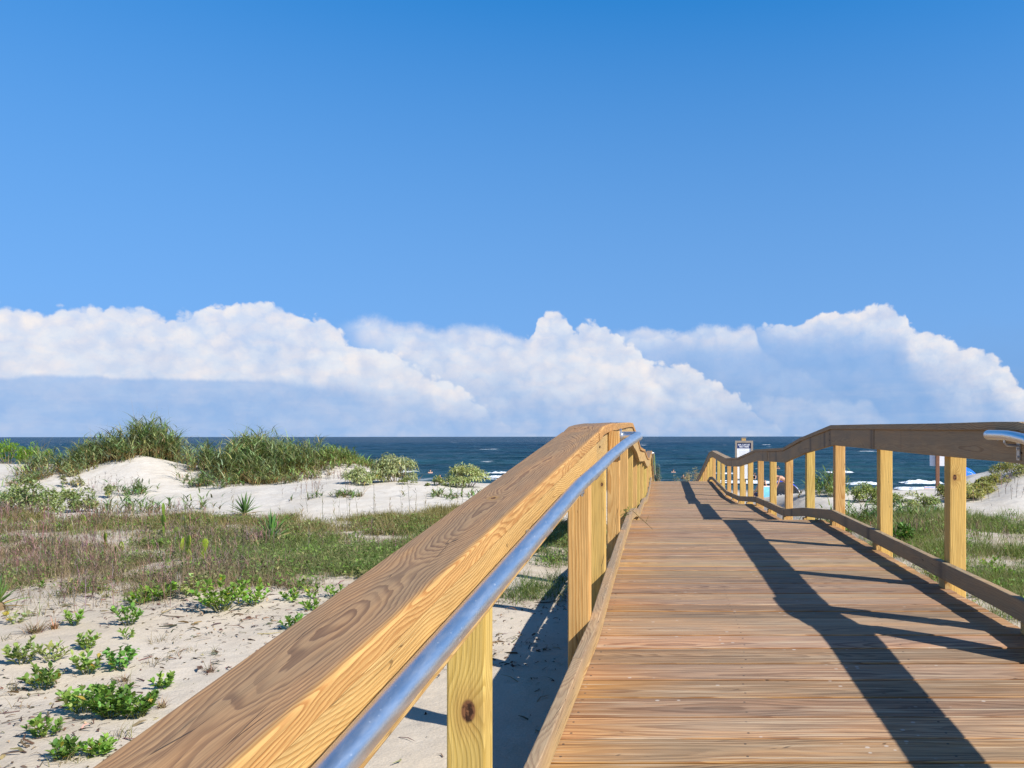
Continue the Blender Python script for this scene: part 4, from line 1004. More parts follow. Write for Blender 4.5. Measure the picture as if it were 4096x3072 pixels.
def vegetation():
    fields()
    BL = [(.12, .165, .06), (.145, .19, .085), (.20, .205, .085), (.15, .20, .12)]
    dune_grass('tall green grass crowning the higher sand dune, its blades against the sky', [(-14.9, 20.4, .38, .35, 1.3, .55), (-14.3, 20.6, .35, .35, 1.8, .72), (-13.55, 20.9, .36, .4, 2.2, .92), (-13.0, 21.1, .38, .3, 2.0, 1.02), (-12.4, 21.2, .35, .25, 1.5, .82), (-14.0, 19.7, .30, .25, .7, .40), (-13.0, 20.1, .10, .10, .35, .55), (-12.0, 21.3, .16, .2, .3, .36), (-14.3, 18.9, .22, .22, .35, .30), (-13.75, 19.3, .1, .1, .16, .35)], 3000, .8, BL, 1.6)
    dune_grass('tall green grass on the lower dune between the white bushes and the higher dune', [(-11.05, 20.5, .25, .35, 1.1, .56), (-10.5, 20.2, .36, .42, 2., .76), (-9.7, 20.0, .40, .5, 2.2, .78), (-9.0, 19.6, .33, .45, 2., .68), (-8.6, 19.1, .2, .25, .8, .42), (-10.3, 19.3, .3, .2, .5, .38), (-10.9, 19.0, .12, .12, .14, .34), (-9.5, 18.7, .14, .14, .22, .34), (-8.9, 18.4, .15, .12, .25, .36), (-8.3, 18.3, .14, .1, .18, .3)], 3100, .8, [(.145, .19, .085), (.12, .165, .06), (.19, .20, .08), (.16, .215, .115)], 2.0)
    dune_grass('thin low grass trailing down the right end of the grassy dune', [(-8.1, 19.2, .26, .4, 1.3, .36), (-7.7, 20.0, .32, .35, .8, .32), (-7.1, 20.7, .4, .22, .7, .26), (-8.2, 20.4, .35, .35, 1.0, .38)], 800, .5, [(.14, .20, .055), (.15, .19, .06), (.17, .18, .07)], .9)
    # small separate tufts of tall grass
    T = [('reed-like grass tuft standing alone on the bare dune slope', 805, 1945, .14, .14, 60, .34), ('grass tuft beside the grey-leaved bush at the dune foot', 525, 1972, .22, .14, 90, .34),
         ('bluish grass with tall arching blades behind the grassy flat', 470, 2050, .9, .25, 150, .40), ('bluish arching grass beside the large grey-green bush', 60, 2010, .5, .3, 110, .42), ('low spreading grass tuft under the lower dune', 905, 1950, .18, .12, 60, .24),
         ('upright grass behind the ridge of bare sand, right of the planks', 3300, 1972, .22, .22, 110, .48), ('grass tuft on the crest of bare sand near the blue bag', 3025, 1970, .10, .10, 40, .22),
         ('bright green grass stand behind the second yellow post from the right', 3440, 2090, .45, .4, 260, .34), ('sparse green runner grass in the middle of the bare sand', 1350, 1985, .35, .12, 70, .10), ('sparse runner grass on bare sand beside the cap board', 1850, 1990, .6, .2, 110, .14)]
    for lab, px, py, sx, sy, n, hh in T:
        p = at(px, py); o = dune_grass(lab, [(p.x, p.y, sx, sy, 1., hh)], n, hh, [(.10, .16, .06), (.11, .155, .05), (.125, .18, .08)], .5, 'grass_tuft')
        if sx > .49: o.name = 'loose_grass'; tag(o, kind='stuff')
    # ---- grey-green beach shrubs
    def S(px, py, wpx, hpx, label, **k):
        p = at(px, py); a = wpx/2*p.y/F; h = hpx*p.y/F
        k['n'] = int(k.get('n', 900)*1.35); k['col'] = tuple(min(.6, x*1.42) for x in k.get('col', (.25, .28, .125))); k['col2'] = tuple(x*1.35 for x in k.get('col2', (.15, .19, .07)))
        return bush('beach_shrub', p - Vector((0, 0, .02)), a*1.06, min(a*.8, .9), h*1.12, label, **k)
    S(120, 2060, 235, 135, 'large grey-green shrub at the left edge above the grassy flat', n=1900, leafL=.055, leafW=.034, col=(.25, .29, .13), lobes=22)
    S(312, 2046, 150, 100, 'grey-green mounded shrub on bare sand right of the large one', n=950, leafL=.055, leafW=.034, lobes=16)
    S(435, 1990, 66, 55, 'small sparse grey-green shrub at the foot of the higher dune', n=190, leafL=.055, leafW=.032, lobes=9, sparse=1)
    S(285, 1945, 90, 65, 'thin straggling shrub under the grassy left flank of the dune', n=260, leafL=.06, leafW=.034, lobes=9, sparse=1, col2=(.20, .16, .10))
    S(235, 1852, 120, 56, 'pale shrub on the far sand between bright green bushes and dune grass', n=700, leafL=.06, leafW=.034, col=(.31, .33, .17), lobes=14)
    S(1458, 1934, 165, 66, 'pale silvery shrub, the lower front one of the pair before the sea', n=1500, leafL=.055, leafW=.026, col=(.34, .36, .19), col2=(.20, .24, .09), lobes=20, droop=.9)
    S(1585, 1925, 190, 104, 'tall silvery shrub with drooping leaves, behind the lower one', n=2300, leafL=.06, leafW=.026, col=(.33, .345, .19), col2=(.19, .21, .09), lobes=26, droop=1.1)
    S(1868, 1945, 195, 84, 'silvery shrub beside the cap board with surf behind it', n=2000, leafL=.06, leafW=.026, col=(.36, .38, .19), col2=(.23, .26, .10), lobes=24, droop=.8)
    S(1745, 1945, 90, 38, 'low straggly shrub left of the shrub beside the cap board', n=320, leafL=.05, leafW=.026, lobes=9, sparse=1)
    S(1630, 1935, 90, 26, 'low olive tuft in front of the tall silvery shrub', n=300, leafL=.06, leafW=.014, col=(.22, .23, .09), lobes=8, up=.8)
    S(3455, 2010, 140, 70, 'dense pale shrub between the two yellow posts right of the planks', n=1600, leafL=.05, leafW=.028, col=(.30, .34, .14), lobes=18)
    S(3345, 1985, 90, 48, 'shrub with grass in front of the surf, left of the dense pale one', n=520, leafL=.05, leafW=.028, col=(.27, .32, .14), lobes=11)
    S(3560, 2022, 130, 52, 'low pale shrub just behind the second yellow post', n=900, leafL=.045, leafW=.026, col=(.31, .34, .16), lobes=13)
    S(3680, 2032, 150, 60, 'low pale shrub spreading below the folding beach chair', n=1100, leafL=.045, leafW=.026, col=(.30, .33, .15), lobes=15)
    S(3774, 1998, 80, 60, 'shrub hiding the foot of the brown sign post', n=900, leafL=.05, leafW=.028, col=(.26, .28, .12), col2=(.17, .17, .07), lobes=14)
    S(3872, 2003, 140, 66, 'yellow-green shrub right of the nearest yellow post, under the tent', n=2000, leafL=.05, leafW=.027, col=(.36, .36, .15), col2=(.23, .22, .08), lobes=22, yellow=.06)
    S(3975, 1945, 140, 46, 'olive shrub on the crest of the sand slope at the right edge', n=1500, leafL=.05, leafW=.024, col=(.27, .27, .10), col2=(.17, .17, .06), lobes=18, yellow=.06)
    S(3915, 1980, 130, 50, 'yellow-green shrub midway up the sand slope\'s left side', n=1100, leafL=.05, leafW=.026, col=(.33, .33, .13), col2=(.22, .21, .08), lobes=16, yellow=.05)
    S(4040, 1912, 150, 62, 'olive shrub at the head of the sand slope near the right edge', n=1000, leafL=.05, leafW=.024, col=(.25, .26, .10), col2=(.17, .17, .06), lobes=14, yellow=.05)
    S(4085, 1890, 130, 66, 'grassy dark shrub at the top right of the sand slope', n=800, leafL=.07, leafW=.014, col=(.19, .21, .07), col2=(.14, .14, .05), lobes=12, up=.9)
    S(3600, 2178, 90, 84, 'dark green bush with pale dead stems behind the toe board', n=520, leafL=.06, leafW=.022, col=(.085, .17, .035), col2=(.06, .12, .03), lobes=12, stemcol=(.36, .29, .22), droop=.2)
    bs = lambda px, Y, w_, h_, lab, n: (lambda p: bush('green_bush', p - Vector((0, 0, .03)), w_/2*p.y/F, min(.7, w_/2*p.y/F), .88*h_*p.y/F, lab, n=n, leafL=.10, leafW=.020, col=(.22, .37, .035), col2=(.12, .22, .025), lobes=18, up=.9, droop=.25))(on((px-2640)/F*Y, Y))
    bs(30, 25.5, 165, 112, 'bright green feathery bush at the left edge of the far sand', 1700)
    bs(122, 24.8, 84, 104, 'bright green upright bush, taller of the two by the blue sea gap', 950)
    bs(185, 25.6, 66, 72, 'small bright green bush right of the upright one', 380)
    # plants standing on the beach past the end of the planks
    p = on((2629-2640)/F*38.6, 38.6); e = bush('sapling', p, .20, .20, 1.95, 'thin bluish sapling beyond the far end of the planks, against the sea', n=520, leafL=.085, leafW=.035, col=(.16, .24, .22), col2=(.09, .14, .13), lobes=16, sparse=1, bare=.42, cat='sapling', droop=.6)
    p = on((2770-2640)/F*39, 39.); bush('beach_shrub', p, .62, .5, 1.85, 'straw-coloured flowering bush past the lower end of the right railing', n=1300, leafL=.075, leafW=.03, col=(.52, .43, .24), col2=(.30, .25, .12), lobes=22, sparse=1, stemcol=(.28, .2, .13))
    p = on((2702-2640)/F*39.5, 39.5); bush('beach_shrub', p, .40, .4, 1.35, 'small pale bush past the end of the planks, left of the flowering one', n=420, leafL=.07, leafW=.03, col=(.50, .45, .30), lobes=10, sparse=1)
    # ---- yuccas and cactus
    p = at(978, 2064); yucca('yucca', p, 84*p.y/F, 'spiky yucca at the edge of the bare sand, dry leaves at its base')
    p = at(1085, 2172); yucca('yucca', p, 112*p.y/F, 'large bright green yucca in the grass beside a grey dead shrub', col=(.13, .27, .07))
    p = at(-10, 2440); yucca('yucca', p, 105*p.y/F, 'dark yucca cut off by the left edge of the flat', n=40)
    p = at(660, 2140); cactus(p, [(0, [(-.1, 1., .3), (.1, 1., 1.1), (.0, 1.05, .2)]), (.10, [(.35, .9, 1.4)]), (-.1, [(-.5, .8, .6)])], 'tall prickly pear of stacked pads at the top of the grassy flat', S=.13)
    p = at(762, 2243); cactus(p, [(0, [(.0, 1.2, 1.2), (.15, 1.1, .9)]), (-.09, [(-.2, 1., .6), (.1, 1., .2)]), (.1, [(.3, 1.1, 1.4), (.0, .9, 1.5)])], 'broad yellow-green prickly pear in the middle of the grass', S=.115, col=(.27, .36, .03))
    p = at(325, 2115); cactus(p, [(0, [(.05, 1.5, 1.3)])], 'single oval cactus pad standing in grass at the flat\'s upper edge', S=.13, col=(.25, .33, .05))
    p = at(280, 2122); cactus(p, [(0, [(.0, 1., .1), (.08, .9, .4)])], 'narrow dark prickly pear left of the single oval pad', S=.11, col=(.14, .22, .03))
    p = at(425, 2200); cactus(p, [(0, [(.0, 1., 1.2), (.1, .9, 1.)]), (.16, [(.1, 1., 1.3)])], 'pair of low cactus pads among brown weeds', S=.11, col=(.24, .32, .03))
    p = at(415, 2245); cactus(p, [(0, [(.1, 1., .8)]), (.12, [(.2, .9, 1.3), (-.1, .8, 1.)])], 'low cactus pads nearest the camera among brown weeds', S=.10, col=(.25, .33, .04))
    p = at(735, 2120); cactus(p, [(0, [(.0, .9, .2), (.1, .8, .5)]), (.12, [(.3, .7, 1.)])], 'small dark prickly pear right of the tall stacked one', S=.10, col=(.09, .15, .03))
    # ---- leafy plants on the near sand
    def P(px, py, wpx, hpx, label, **k):
        p = at(px, py); return leafy_plant('leafy_plant', p, wpx*p.y/F, hpx*p.y/F, label, **k)
    P(300, 2500, 105, 68, 'small upright leafy plant at the edge of the near sand, left of the taller one', nst=7)
    P(513, 2500, 135, 100, 'glossy leafy plant with bare lower stems below the row of leaves', nst=9, col=(.105, .235, .04))
    P(886, 2442, 205, 160, 'largest bright leafy plant at the edge of the grass near the cap board', nst=18, leafL=.09, leafW=.036, col=(.135, .27, .035), per=15)
    P(1012, 2420, 120, 110, 'leafy plant joined to the right side of the largest bright one', nst=10, leafL=.08, leafW=.034, col=(.13, .25, .035))
    P(640, 2395, 180, 66, 'wide low row of broad leaves along the grass edge', nst=13, leafL=.09, leafW=.04, col=(.13, .26, .03))
    P(555, 2415, 90, 50, 'low leaves at the left end of the broad-leaved row', nst=8, leafL=.075, leafW=.034, col=(.12, .25, .03))
    P(760, 2385, 120, 105, 'pale dusty-leaved plant with a tall grass blade beside it', nst=9, leafL=.075, leafW=.042, col=(.20, .27, .09), droop=.5)
    P(1160, 2402, 95, 45, 'small leafy plant right of the joined plants', nst=6)
    P(1250, 2392, 80, 55, 'thin-stemmed leafy plant near the cap board, third from its edge', nst=6, per=9)
    P(1335, 2392, 95, 60, 'thin-stemmed leafy plant touching the cap board\'s edge in the picture', nst=7, per=9)
    P(1248, 2440, 75, 42, 'small glossy plant between the thin-stemmed ones and the cap board', nst=6)
    P(1178, 2515, 120, 72, 'dark glossy plant beside the cap board, closest to it on the sand', nst=9, col=(.085, .20, .035))
    P(84, 2655, 115, 110, 'matt leafy plant on the left, standing before the dry root clump', nst=9, leafL=.065, leafW=.034, col=(.15, .235, .06))
    P(205, 2640, 130, 84, 'open spreading plant with narrow leaves right of the matt one', nst=9, leafL=.075, leafW=.022, col=(.15, .22, .06), per=11)
    P(345, 2600, 85, 80, 'upper half of the upright plant pair with pointed leaves', nst=7, leafL=.07, leafW=.03, col=(.14, .25, .05))
    P(345, 2695, 120, 110, 'lower half of the upright plant pair with pointed leaves', nst=9, leafL=.07, leafW=.03, col=(.13, .24, .045))
    P(475, 2675, 135, 118, 'round-leaved glossy plant with a bare woody runner', nst=11, leafL=.06, leafW=.046, col=(.085, .22, .04), droop=.5)
    P(172, 2752, 145, 110, 'leafy clump with brown dead leaves at its base', nst=12, leafL=.075, leafW=.03, col=(.115, .22, .04), yellow=.10)
    P(660, 2746, 95, 55, 'small leafy plant alone on the sand near the cap board', nst=7, leafL=.06, leafW=.032)
    P(330, 2850, 190, 130, 'left part of the biggest leafy patch, paler leaves', nst=16, leafL=.065, leafW=.034, col=(.13, .24, .045))
    P(440, 2868, 190, 150, 'middle of the biggest leafy patch, dense and dark', nst=20, leafL=.065, leafW=.03, col=(.09, .20, .03), per=16)
    P(550, 2868, 190, 125, 'right part of the biggest leafy patch, pointing leaves', nst=20, leafL=.062, leafW=.027, col=(.095, .21, .03), per=16)
    P(178, 2945, 130, 92, 'leafy plant of three loose tufts left under the biggest patch', nst=9, leafL=.055, leafW=.027)
    P(260, 3032, 115, 88, 'dense leafy plant at the bottom edge near the cap board', nst=13, leafL=.055, leafW=.022, col=(.10, .215, .035))
    P(398, 3018, 105, 84, 'pointed-leaf plant at the bottom edge, closest to the cap board', nst=10, leafL=.06, leafW=.024)
    P(508, 2555, 75, 42, 'tiny plant with three pairs of leaves above the round-leaved one', nst=4, leafL=.07, leafW=.026, per=6)
    P(430, 2770, 60, 60, 'single stem of leaves rising behind the biggest patch', nst=4, leafL=.06, leafW=.03)
    P(60, 2490, 100, 66, 'pale round-leaved vine at the left edge with a yellowing leaf', nst=6, leafL=.06, leafW=.05, col=(.20, .26, .10), yellow=.12, per=7)
    P(4000, 2320, 110, 70, 'leafy plant right of the toe board at the right edge', nst=8, leafL=.07, leafW=.034)
    P(3950, 2270, 70, 40, 'small bright leafy plant behind the toe board right of the nearest post', nst=6, leafL=.06, leafW=.034, col=(.13, .26, .04))
    P(4080, 2360, 90, 55, 'dark leafy plant low at the right edge below the grass', nst=7, leafL=.07, leafW=.03, col=(.09, .19, .035))
    for px, py, w_, h_, lab in ((300, 2372, 120, 60, 'low green herb in the brown weeds above the near sand, left part'), (545, 2185, 90, 48, 'small green herb right of the low cactus pads'), (455, 2120, 80, 36, 'green herb at the top edge of the flat under bluish grass'), (560, 2108, 95, 42, 'green herb at the top edge of the flat beside the tall prickly pear'), (1430, 2170, 60, 50, 'green herb in the grass close to the cap board'), (1620, 2130, 55, 40, 'bright herb on pale sand beside the cap board'), (340, 2250, 50, 44, 'tiny dark green herb among brown weeds')):
        P(px, py, w_, h_, lab, nst=9, leafL=.045, leafW=.016, col=(.12, .22, .035), per=14)
    # dry things on the sand
    def dry(px, py, wpx, hpx, label, n, col):
        p = at(px, py); e = empty('dry_tuft', p, label, 'dry plant'); mb = MB(); w_, h_ = wpx*p.y/F, hpx*p.y/F
        az = rng.uniform(0, 6.28, n); Q = np.stack([rng.normal(0, w_*.06, n), rng.normal(0, w_*.06, n), rng.uniform(-.01, .005, n)], 1)
        blades(mb, Q, np.full(n, h_)*rng.uniform(.4, 1.1, n), .0045, az, rng.uniform(.2, 1., n)*w_/(2*h_), rng.uniform(0, .8, n), jit(col, n, .3), 3)
        par0(mb.build('dead_leaves', M['stem']), e); sm = MB(); tube(sm, [(0, 0, -.03), (.004, 0, .01), (0, .004, .02)], [.012, .010, .005], 7, col=np.array(col)*.7); par0(sm.build('root_crown', M['stem']), e)
    dry(835, 2690, 140, 50, 'dark dried tuft on the sand halfway along the cap board', 46, (.17, .12, .085))
    dry(140, 2530, 190, 70, 'dried root clump tangled with dead leaves at the left', 90, (.24, .165, .10))
    dry(215, 2515, 90, 50, 'rusty dried leaf heap right of the root clump', 60, (.30, .19, .10))
    dry(650, 2830, 110, 50, 'dried weed beside the right end of the biggest leafy patch', 40, (.26, .2, .12))
    dry(495, 2725, 100, 45, 'brown dead stalks at the foot of the round-leaved plant', 36, (.2, .14, .09))
    dry(1000, 2180, 90, 80, 'grey dead shrub left of the large yucca', 120, (.25, .20, .175))
# ------------------------------------------------------------------ people and beach things
def skin_mat(name, col):
    m, n, out = material(name)
    g = n.node('ShaderNodeTexCoord').outputs['Object']
    c = n.mix(n.noise(g, 9., 3., .6), tuple(x*.85 for x in col), tuple(min(1, x*1.12) for x in col))
    principled(n, out, c, .5, spec=.4, **{'Subsurface Weight': .12, 'Subsurface Radius': (.01, .004, .002)}); return m
M['skin'] = skin_mat('skin_tan', (.50, .27, .175)); M['skin2'] = skin_mat('skin_fair', (.60, .36, .26))
M['hair_dark'] = plain('hair_dark', (.022, .014, .010), .45, vary=.3); M['hair_brown'] = plain('hair_brown', (.055, .028, .014), .5, vary=.3)
M['eye'] = plain('eye_dark', (.02, .015, .012), .2)
def chain_balls(bm, pts):
    for (p, r), (q, s) in zip(pts[:-1], pts[1:]):
        p, q = Vector(p), Vector(q); n = max(2, int((q-p).length/(min(r, s)*.7)))
        for i in range(n+1):
            t = i/n; mat = Matrix.Translation(p.lerp(q, t)) @ Matrix.Scale(r+(s-r)*t, 4)
            bmesh.ops.create_icosphere(bm, subdivisions=2 if r > .03 else 1, radius=1., matrix=mat)
def remeshed(name, fill, voxel, mat, parent):
    bm = bmesh.new(); fill(bm); me = bpy.data.meshes.new(name); bm.to_mesh(me); bm.free()
    o = bpy.data.objects.new(name, me); COL.objects.link(o)
    md = o.modifiers.new('r', 'REMESH'); md.mode = 'VOXEL'; md.voxel_size = voxel
    sm = o.modifiers.new('s', 'SMOOTH'); sm.factor = .5; sm.iterations = 3
    dg = bpy.context.evaluated_depsgraph_get(); nm = bpy.data.meshes.new_from_object(o.evaluated_get(dg)); o.modifiers.clear()
    o.data = nm; nm.name = name; nm.shade_smooth(); nm.materials.clear(); nm.materials.append(mat)
    o.parent = parent; return o
def hand(bm, wrist, d, palmn, s=1.):
    """palm, four fingers of different lengths with a knuckle bend, and a thumb off the side"""
    w = Vector(wrist); d = Vector(d).normalized(); pn = Vector(palmn).normalized(); side = d.cross(pn).normalized()
    for k in (-1.2, -.4, .4, 1.2): chain_balls(bm, [(w, .020*s), (w + d*.075*s + side*.017*k*s, .0135*s)])
    for k, l in ((-1.5, .066), (-.5, .078), (.5, .084), (1.5, .074)):
        b = w + d*.082*s + side*.0155*k*s; m = b + (d*.85 + pn*.25)*l*.5*s; e = m + (d*.55 + pn*.75)*l*.5*s
        chain_balls(bm, [(b, .0098*s), (m, .0090*s), (e, .0076*s)])
    b = w + d*.025*s + side*.022*s; m = b + (d*.5 + side*.75 + pn*.2)*.042*s; chain_balls(bm, [(b, .012*s), (m, .0105*s), (m + (d*.85 + side*.2 + pn*.3)*.034*s, .0085*s)])
def person(pos, yaw, J, label, skin, hair, hairlen, clothes, voxel=.014, slim=1.):
    """J: joints in metres (x right, y forward, z up), feet at the origin"""
    e = empty('person', pos, label, 'person'); e.rotation_euler = (0, 0, yaw)
    V = lambda k: Vector(J[k])
    hd, nk, ch, wa, hp = V('head'), V('neck'), V('chest'), V('waist'), V('hip')
    face = Vector(J.get('face', (0, 1, 0))).normalized(); hup = (hd-nk).normalized(); fs = face.cross(hup).normalized(); face = hup.cross(fs).normalized()
    across = Vector(J.get('across', (1, 0, 0))).normalized()
    def body(bm):
        chain_balls(bm, [(nk - (nk-ch)*.25, .062), (nk, .052), (hd - hup*.05, .056)])
        chain_balls(bm, [(hd + face*.012 - hup*.045, .068), (hd + hup*.035 - face*.006, .088)])          # jaw to cranium
        chain_balls(bm, [(hd + face*.085 + hup*.005, .013), (hd + face*.100 - hup*.030, .015)])           # nose
        chain_balls(bm, [(hd + face*.074 - hup*.066, .020), (hd + face*.076 - hup*.074, .020)])           # mouth and chin
        for q in (-1, 1): chain_balls(bm, [(hd + fs*.086*q + hup*.015, .017), (hd + fs*.088*q - hup*.02, .014)])
        for k in (-1, 0, 1): chain_balls(bm, [(ch + across*.075*k, .112*slim), (wa + across*.05*k, .100*slim), (hp + across*.075*k, .112)])
        for q, sd in ((-1, 'l'), (1, 'r')):
            sh = V('sh_'+sd); chain_balls(bm, [(ch + across*.09*q + (nk-ch)*.35, .085), (sh, .060)])
            el, wr = V('el_'+sd), V('wr_'+sd); chain_balls(bm, [(sh, .056*slim), (sh.lerp(el, .4), .050*slim), (el, .040*slim), (el.lerp(wr, .3), .041*slim), (wr, .027)])
            hand(bm, wr, J.get('hd_'+sd, wr-el), J.get('pn_'+sd, (0, 1, 0)))
            hj, kn, an = hp + across*.095*q, V('kn_'+sd), V('an_'+sd)
            chain_balls(bm, [(hj, .098), (hj.lerp(kn, .35), .082), (kn, .056), (kn.lerp(an, .3), .056), (an, .036)])
            fd = Vector(J.get('ft_'+sd, (0, 1, -.15))).normalized(); chain_balls(bm, [(an - fd*.03 + Vector((0, 0, -.03)), .035), (an + fd*.13 + Vector((0, 0, -.035)), .028), (an + fd*.17 + Vector((0, 0, -.038)), .022)])
    remeshed('body', body, voxel, skin, e)
    def hr(bm):
        chain_balls(bm, [(hd + hup*.052 - face*.022, .088), (hd - face*.038 + hup*.0, .082)])
        chain_balls(bm, [(hd + hup*.085 + face*.03, .062), (hd + hup*.04 - face*.02, .09)])
        for k in (-1, 0, 1): chain_balls(bm, [(hd - face*.05 + fs*.045*k, .056), (hd - face*.075 - hup*hairlen*.55 + fs*.05*k, .05), (hd - face*.085 - hup*hairlen + fs*.045*k, .03)])
    remeshed('hair', hr, voxel, hair, e)
    for nm, fill, mt in clothes: remeshed(nm, lambda bm: fill(bm, V, across), voxel, mt, e)
    for q in (-1, 1):
        bm = bmesh.new(); bmesh.ops.create_uvsphere(bm, u_segments=10, v_segments=6, radius=.0125, matrix=Matrix.Translation(hd + face*.080 + fs*.030*q + hup*.012)); me = bpy.data.meshes.new('eye'); bm.to_mesh(me); bm.free()
        me.materials.append(M['eye']); o = bpy.data.objects.new('eye', me); COL.objects.link(o); o.parent = e
    return e
def top_cloth(r=.02, lo=1.):
    def f(bm, V, ac):
        ch, wa, hp, nk = V('chest'), V('waist'), V('hip'), V('neck')
        for k in (-1, 0, 1): chain_balls(bm, [(ch + (nk-ch)*.12 + ac*.075*k, .100+r), (ch + ac*.075*k, .112+r), (wa.lerp(ch, 1-lo) + ac*.055*k, .102+r)])
        for q in (-1, 1): chain_balls(bm, [(ch + ac*.09*q + (nk-ch)*.3, .075+r), (ch + ac*.10*q + (nk-ch)*.75, .038)])
    return f
def trunks(bm, V, ac):
    hp = V('hip')
    for k in (-1, 0, 1): chain_balls(bm, [(hp + ac*.075*k + Vector((0, 0, .06)), .115), (hp + ac*.075*k, .126)])
    for q, sd in ((-1, 'l'), (1, 'r')): chain_balls(bm, [(hp + ac*.095*q, .116), ((hp + ac*.095*q).lerp(V('kn_'+sd), .6), .098)])
def standing(**k):
    J = dict(head=(0, .02, 1.60), neck=(0, 0, 1.46), chest=(0, 0, 1.27), waist=(0, 0, 1.08), hip=(0, 0, .93), sh_l=(-.195, 0, 1.40), sh_r=(.195, 0, 1.40),
             el_l=(-.25, -.02, 1.12), wr_l=(-.24, .07, .88), el_r=(.25, -.02, 1.12), wr_r=(.24, .07, .88), kn_l=(-.10, .03, .49), kn_r=(.10, .03, .49), an_l=(-.10, 0, .09), an_r=(.10, 0, .09))
    J.update(k); return J

def water_z(Y): return float(sea_h(np.array([0.]), np.array([Y]))[0])
def people():
    blk = plain('swim_black', (.012, .012, .014), .6); navy = plain('swim_navy', (.02, .03, .09), .6); teal = plain('swim_teal', (.05, .2, .3), .6)
    def inwater(px, pyw, Y, J, yaw, depth, *a, **k):
        """stand on the sea bed so that the water line cuts the body at the given height"""
        X = (px-2640)/F*Y; return person(Vector((X, Y, water_z(Y) - depth)), yaw, J, *a, **k)
    man = standing(el_l=(-.30, .10, 1.15), wr_l=(-.16, .28, 1.10), el_r=(.30, .10, 1.15), wr_r=(.16, .28, 1.10))
    wom = standing(el_l=(-.27, .06, 1.14), wr_l=(-.14, .25, 1.16), el_r=(.28, .05, 1.16), wr_r=(.10, .20, 1.42), hd_r=(-.2, .2, .9))
    inwater(1721, 1893, 93, man, R(185), 1.12, 'bare-shouldered person chest-deep in the sea between the silvery shrubs', M['skin2'], M['hair_dark'], .03, [('swim_trunks', trunks, navy)])
    inwater(1760, 1897, 80, wom, R(150), 1.02, 'dark-haired person in black swimwear standing in the sea behind the shrub by the cap board', M['skin2'], M['hair_dark'], .26, [('swimsuit', top_cloth(.016), blk)])
    inwater(2693, 1893, 93, man, R(185), 1.12, 'bare-shouldered person in the sea beyond the far end of the planks', M['skin2'], M['hair_dark'], .03, [('swim_trunks', trunks, navy)])
    inwater(2733, 1899, 80, wom, R(150), 1.02, 'dark-haired person in black in the sea beyond the flowering bush', M['skin2'], M['hair_dark'], .26, [('swimsuit', top_cloth(.016), blk)])
    inwater(3019, 1893, 76, wom, R(110), 1.08, 'dark-haired person in black in the shallow sea, seen right of the turtle sign', M['skin2'], M['hair_dark'], .22, [('swimsuit', top_cloth(.02), blk)])
    inwater(3111, 1890, 100, man, R(170), 1.32, 'tiny far swimmer whose head shows above the blue beach shade', M['skin'], M['hair_dark'], .04, [('swim_trunks', trunks, navy)])
    # bather bending over beside the beach shade
    Y = 40.; X = (3152-2640)/F*Y; p = on(X, Y)
    bend = dict(head=(-.02, .66, 1.24), neck=(0, .52, 1.20), chest=(0, .36, 1.13), waist=(0, .18, 1.02), hip=(0, .02, .92), face=(0, .75, -.66), sh_l=(-.19, .47, 1.16), sh_r=(.19, .47, 1.16),
                el_l=(-.22, .56, .88), wr_l=(-.18, .66, .63), el_r=(.22, .56, .88), wr_r=(.18, .66, .63), kn_l=(-.10, .06, .49), kn_r=(.10, .06, .49), an_l=(-.11, 0, .09), an_r=(.11, 0, .09))
    person(p, R(98), bend, 'brown-haired person bending down with one arm reaching to the beach bags', M['skin'], M['hair_brown'], .06, [('swim_trunks', trunks, teal)])
    # person sitting in a low chair, seen from behind
    Y = 37.; X = (3044-2640)/F*Y; p = on(X, Y)
    sit = dict(head=(.04, -.12, 1.02), neck=(.02, -.16, .88), chest=(0, -.12, .70), waist=(0, -.02, .50), hip=(0, .10, .38), sh_l=(-.19, -.14, .82), sh_r=(.20, -.14, .82), el_l=(-.30, -.02, .58), wr_l=(-.24, .20, .52), el_r=(.36, -.06, .60), wr_r=(.24, .10, .95), hd_r=(.2, .3, .9),
               kn_l=(-.14, .52, .50), kn_r=(.16, .52, .52), an_l=(-.14, .72, .10), an_r=(.16, .70, .10))
    person(p, R(12), sit, 'person sitting in the beach chair with an elbow out and one hand raised', M['skin'], M['hair_brown'], .05, [('swim_trunks', trunks, navy)])

def fabric(name, cols, scale=14., rough=.8, stripes=None):
    m, n, out = material(name); g = n.node('ShaderNodeTexCoord').outputs['Object']
    if stripes:
        x, y, z = n.sep(g); f = n.m('FRACT', n.mul(z, stripes)); c = n.mix(n.m('GREATER_THAN', f, .5), cols[0], cols[1])
        if len(cols) > 2: c = n.mix(n.m('GREATER_THAN', n.m('FRACT', n.mul(z, stripes*.5)), .72), c, cols[2])
    else:
        f = n.noise(g, scale, 2., .5); c = n.mix(n.mr(f, .46, .52), cols[0], cols[1])
        if len(cols) > 2: c = n.mix(n.mr(n.noise(n.vm('ADD', g, (7., 3., 1.)), scale*.8, 1.), .55, .6), c, cols[2])
    principled(n, out, c, rough, spec=.2); return m

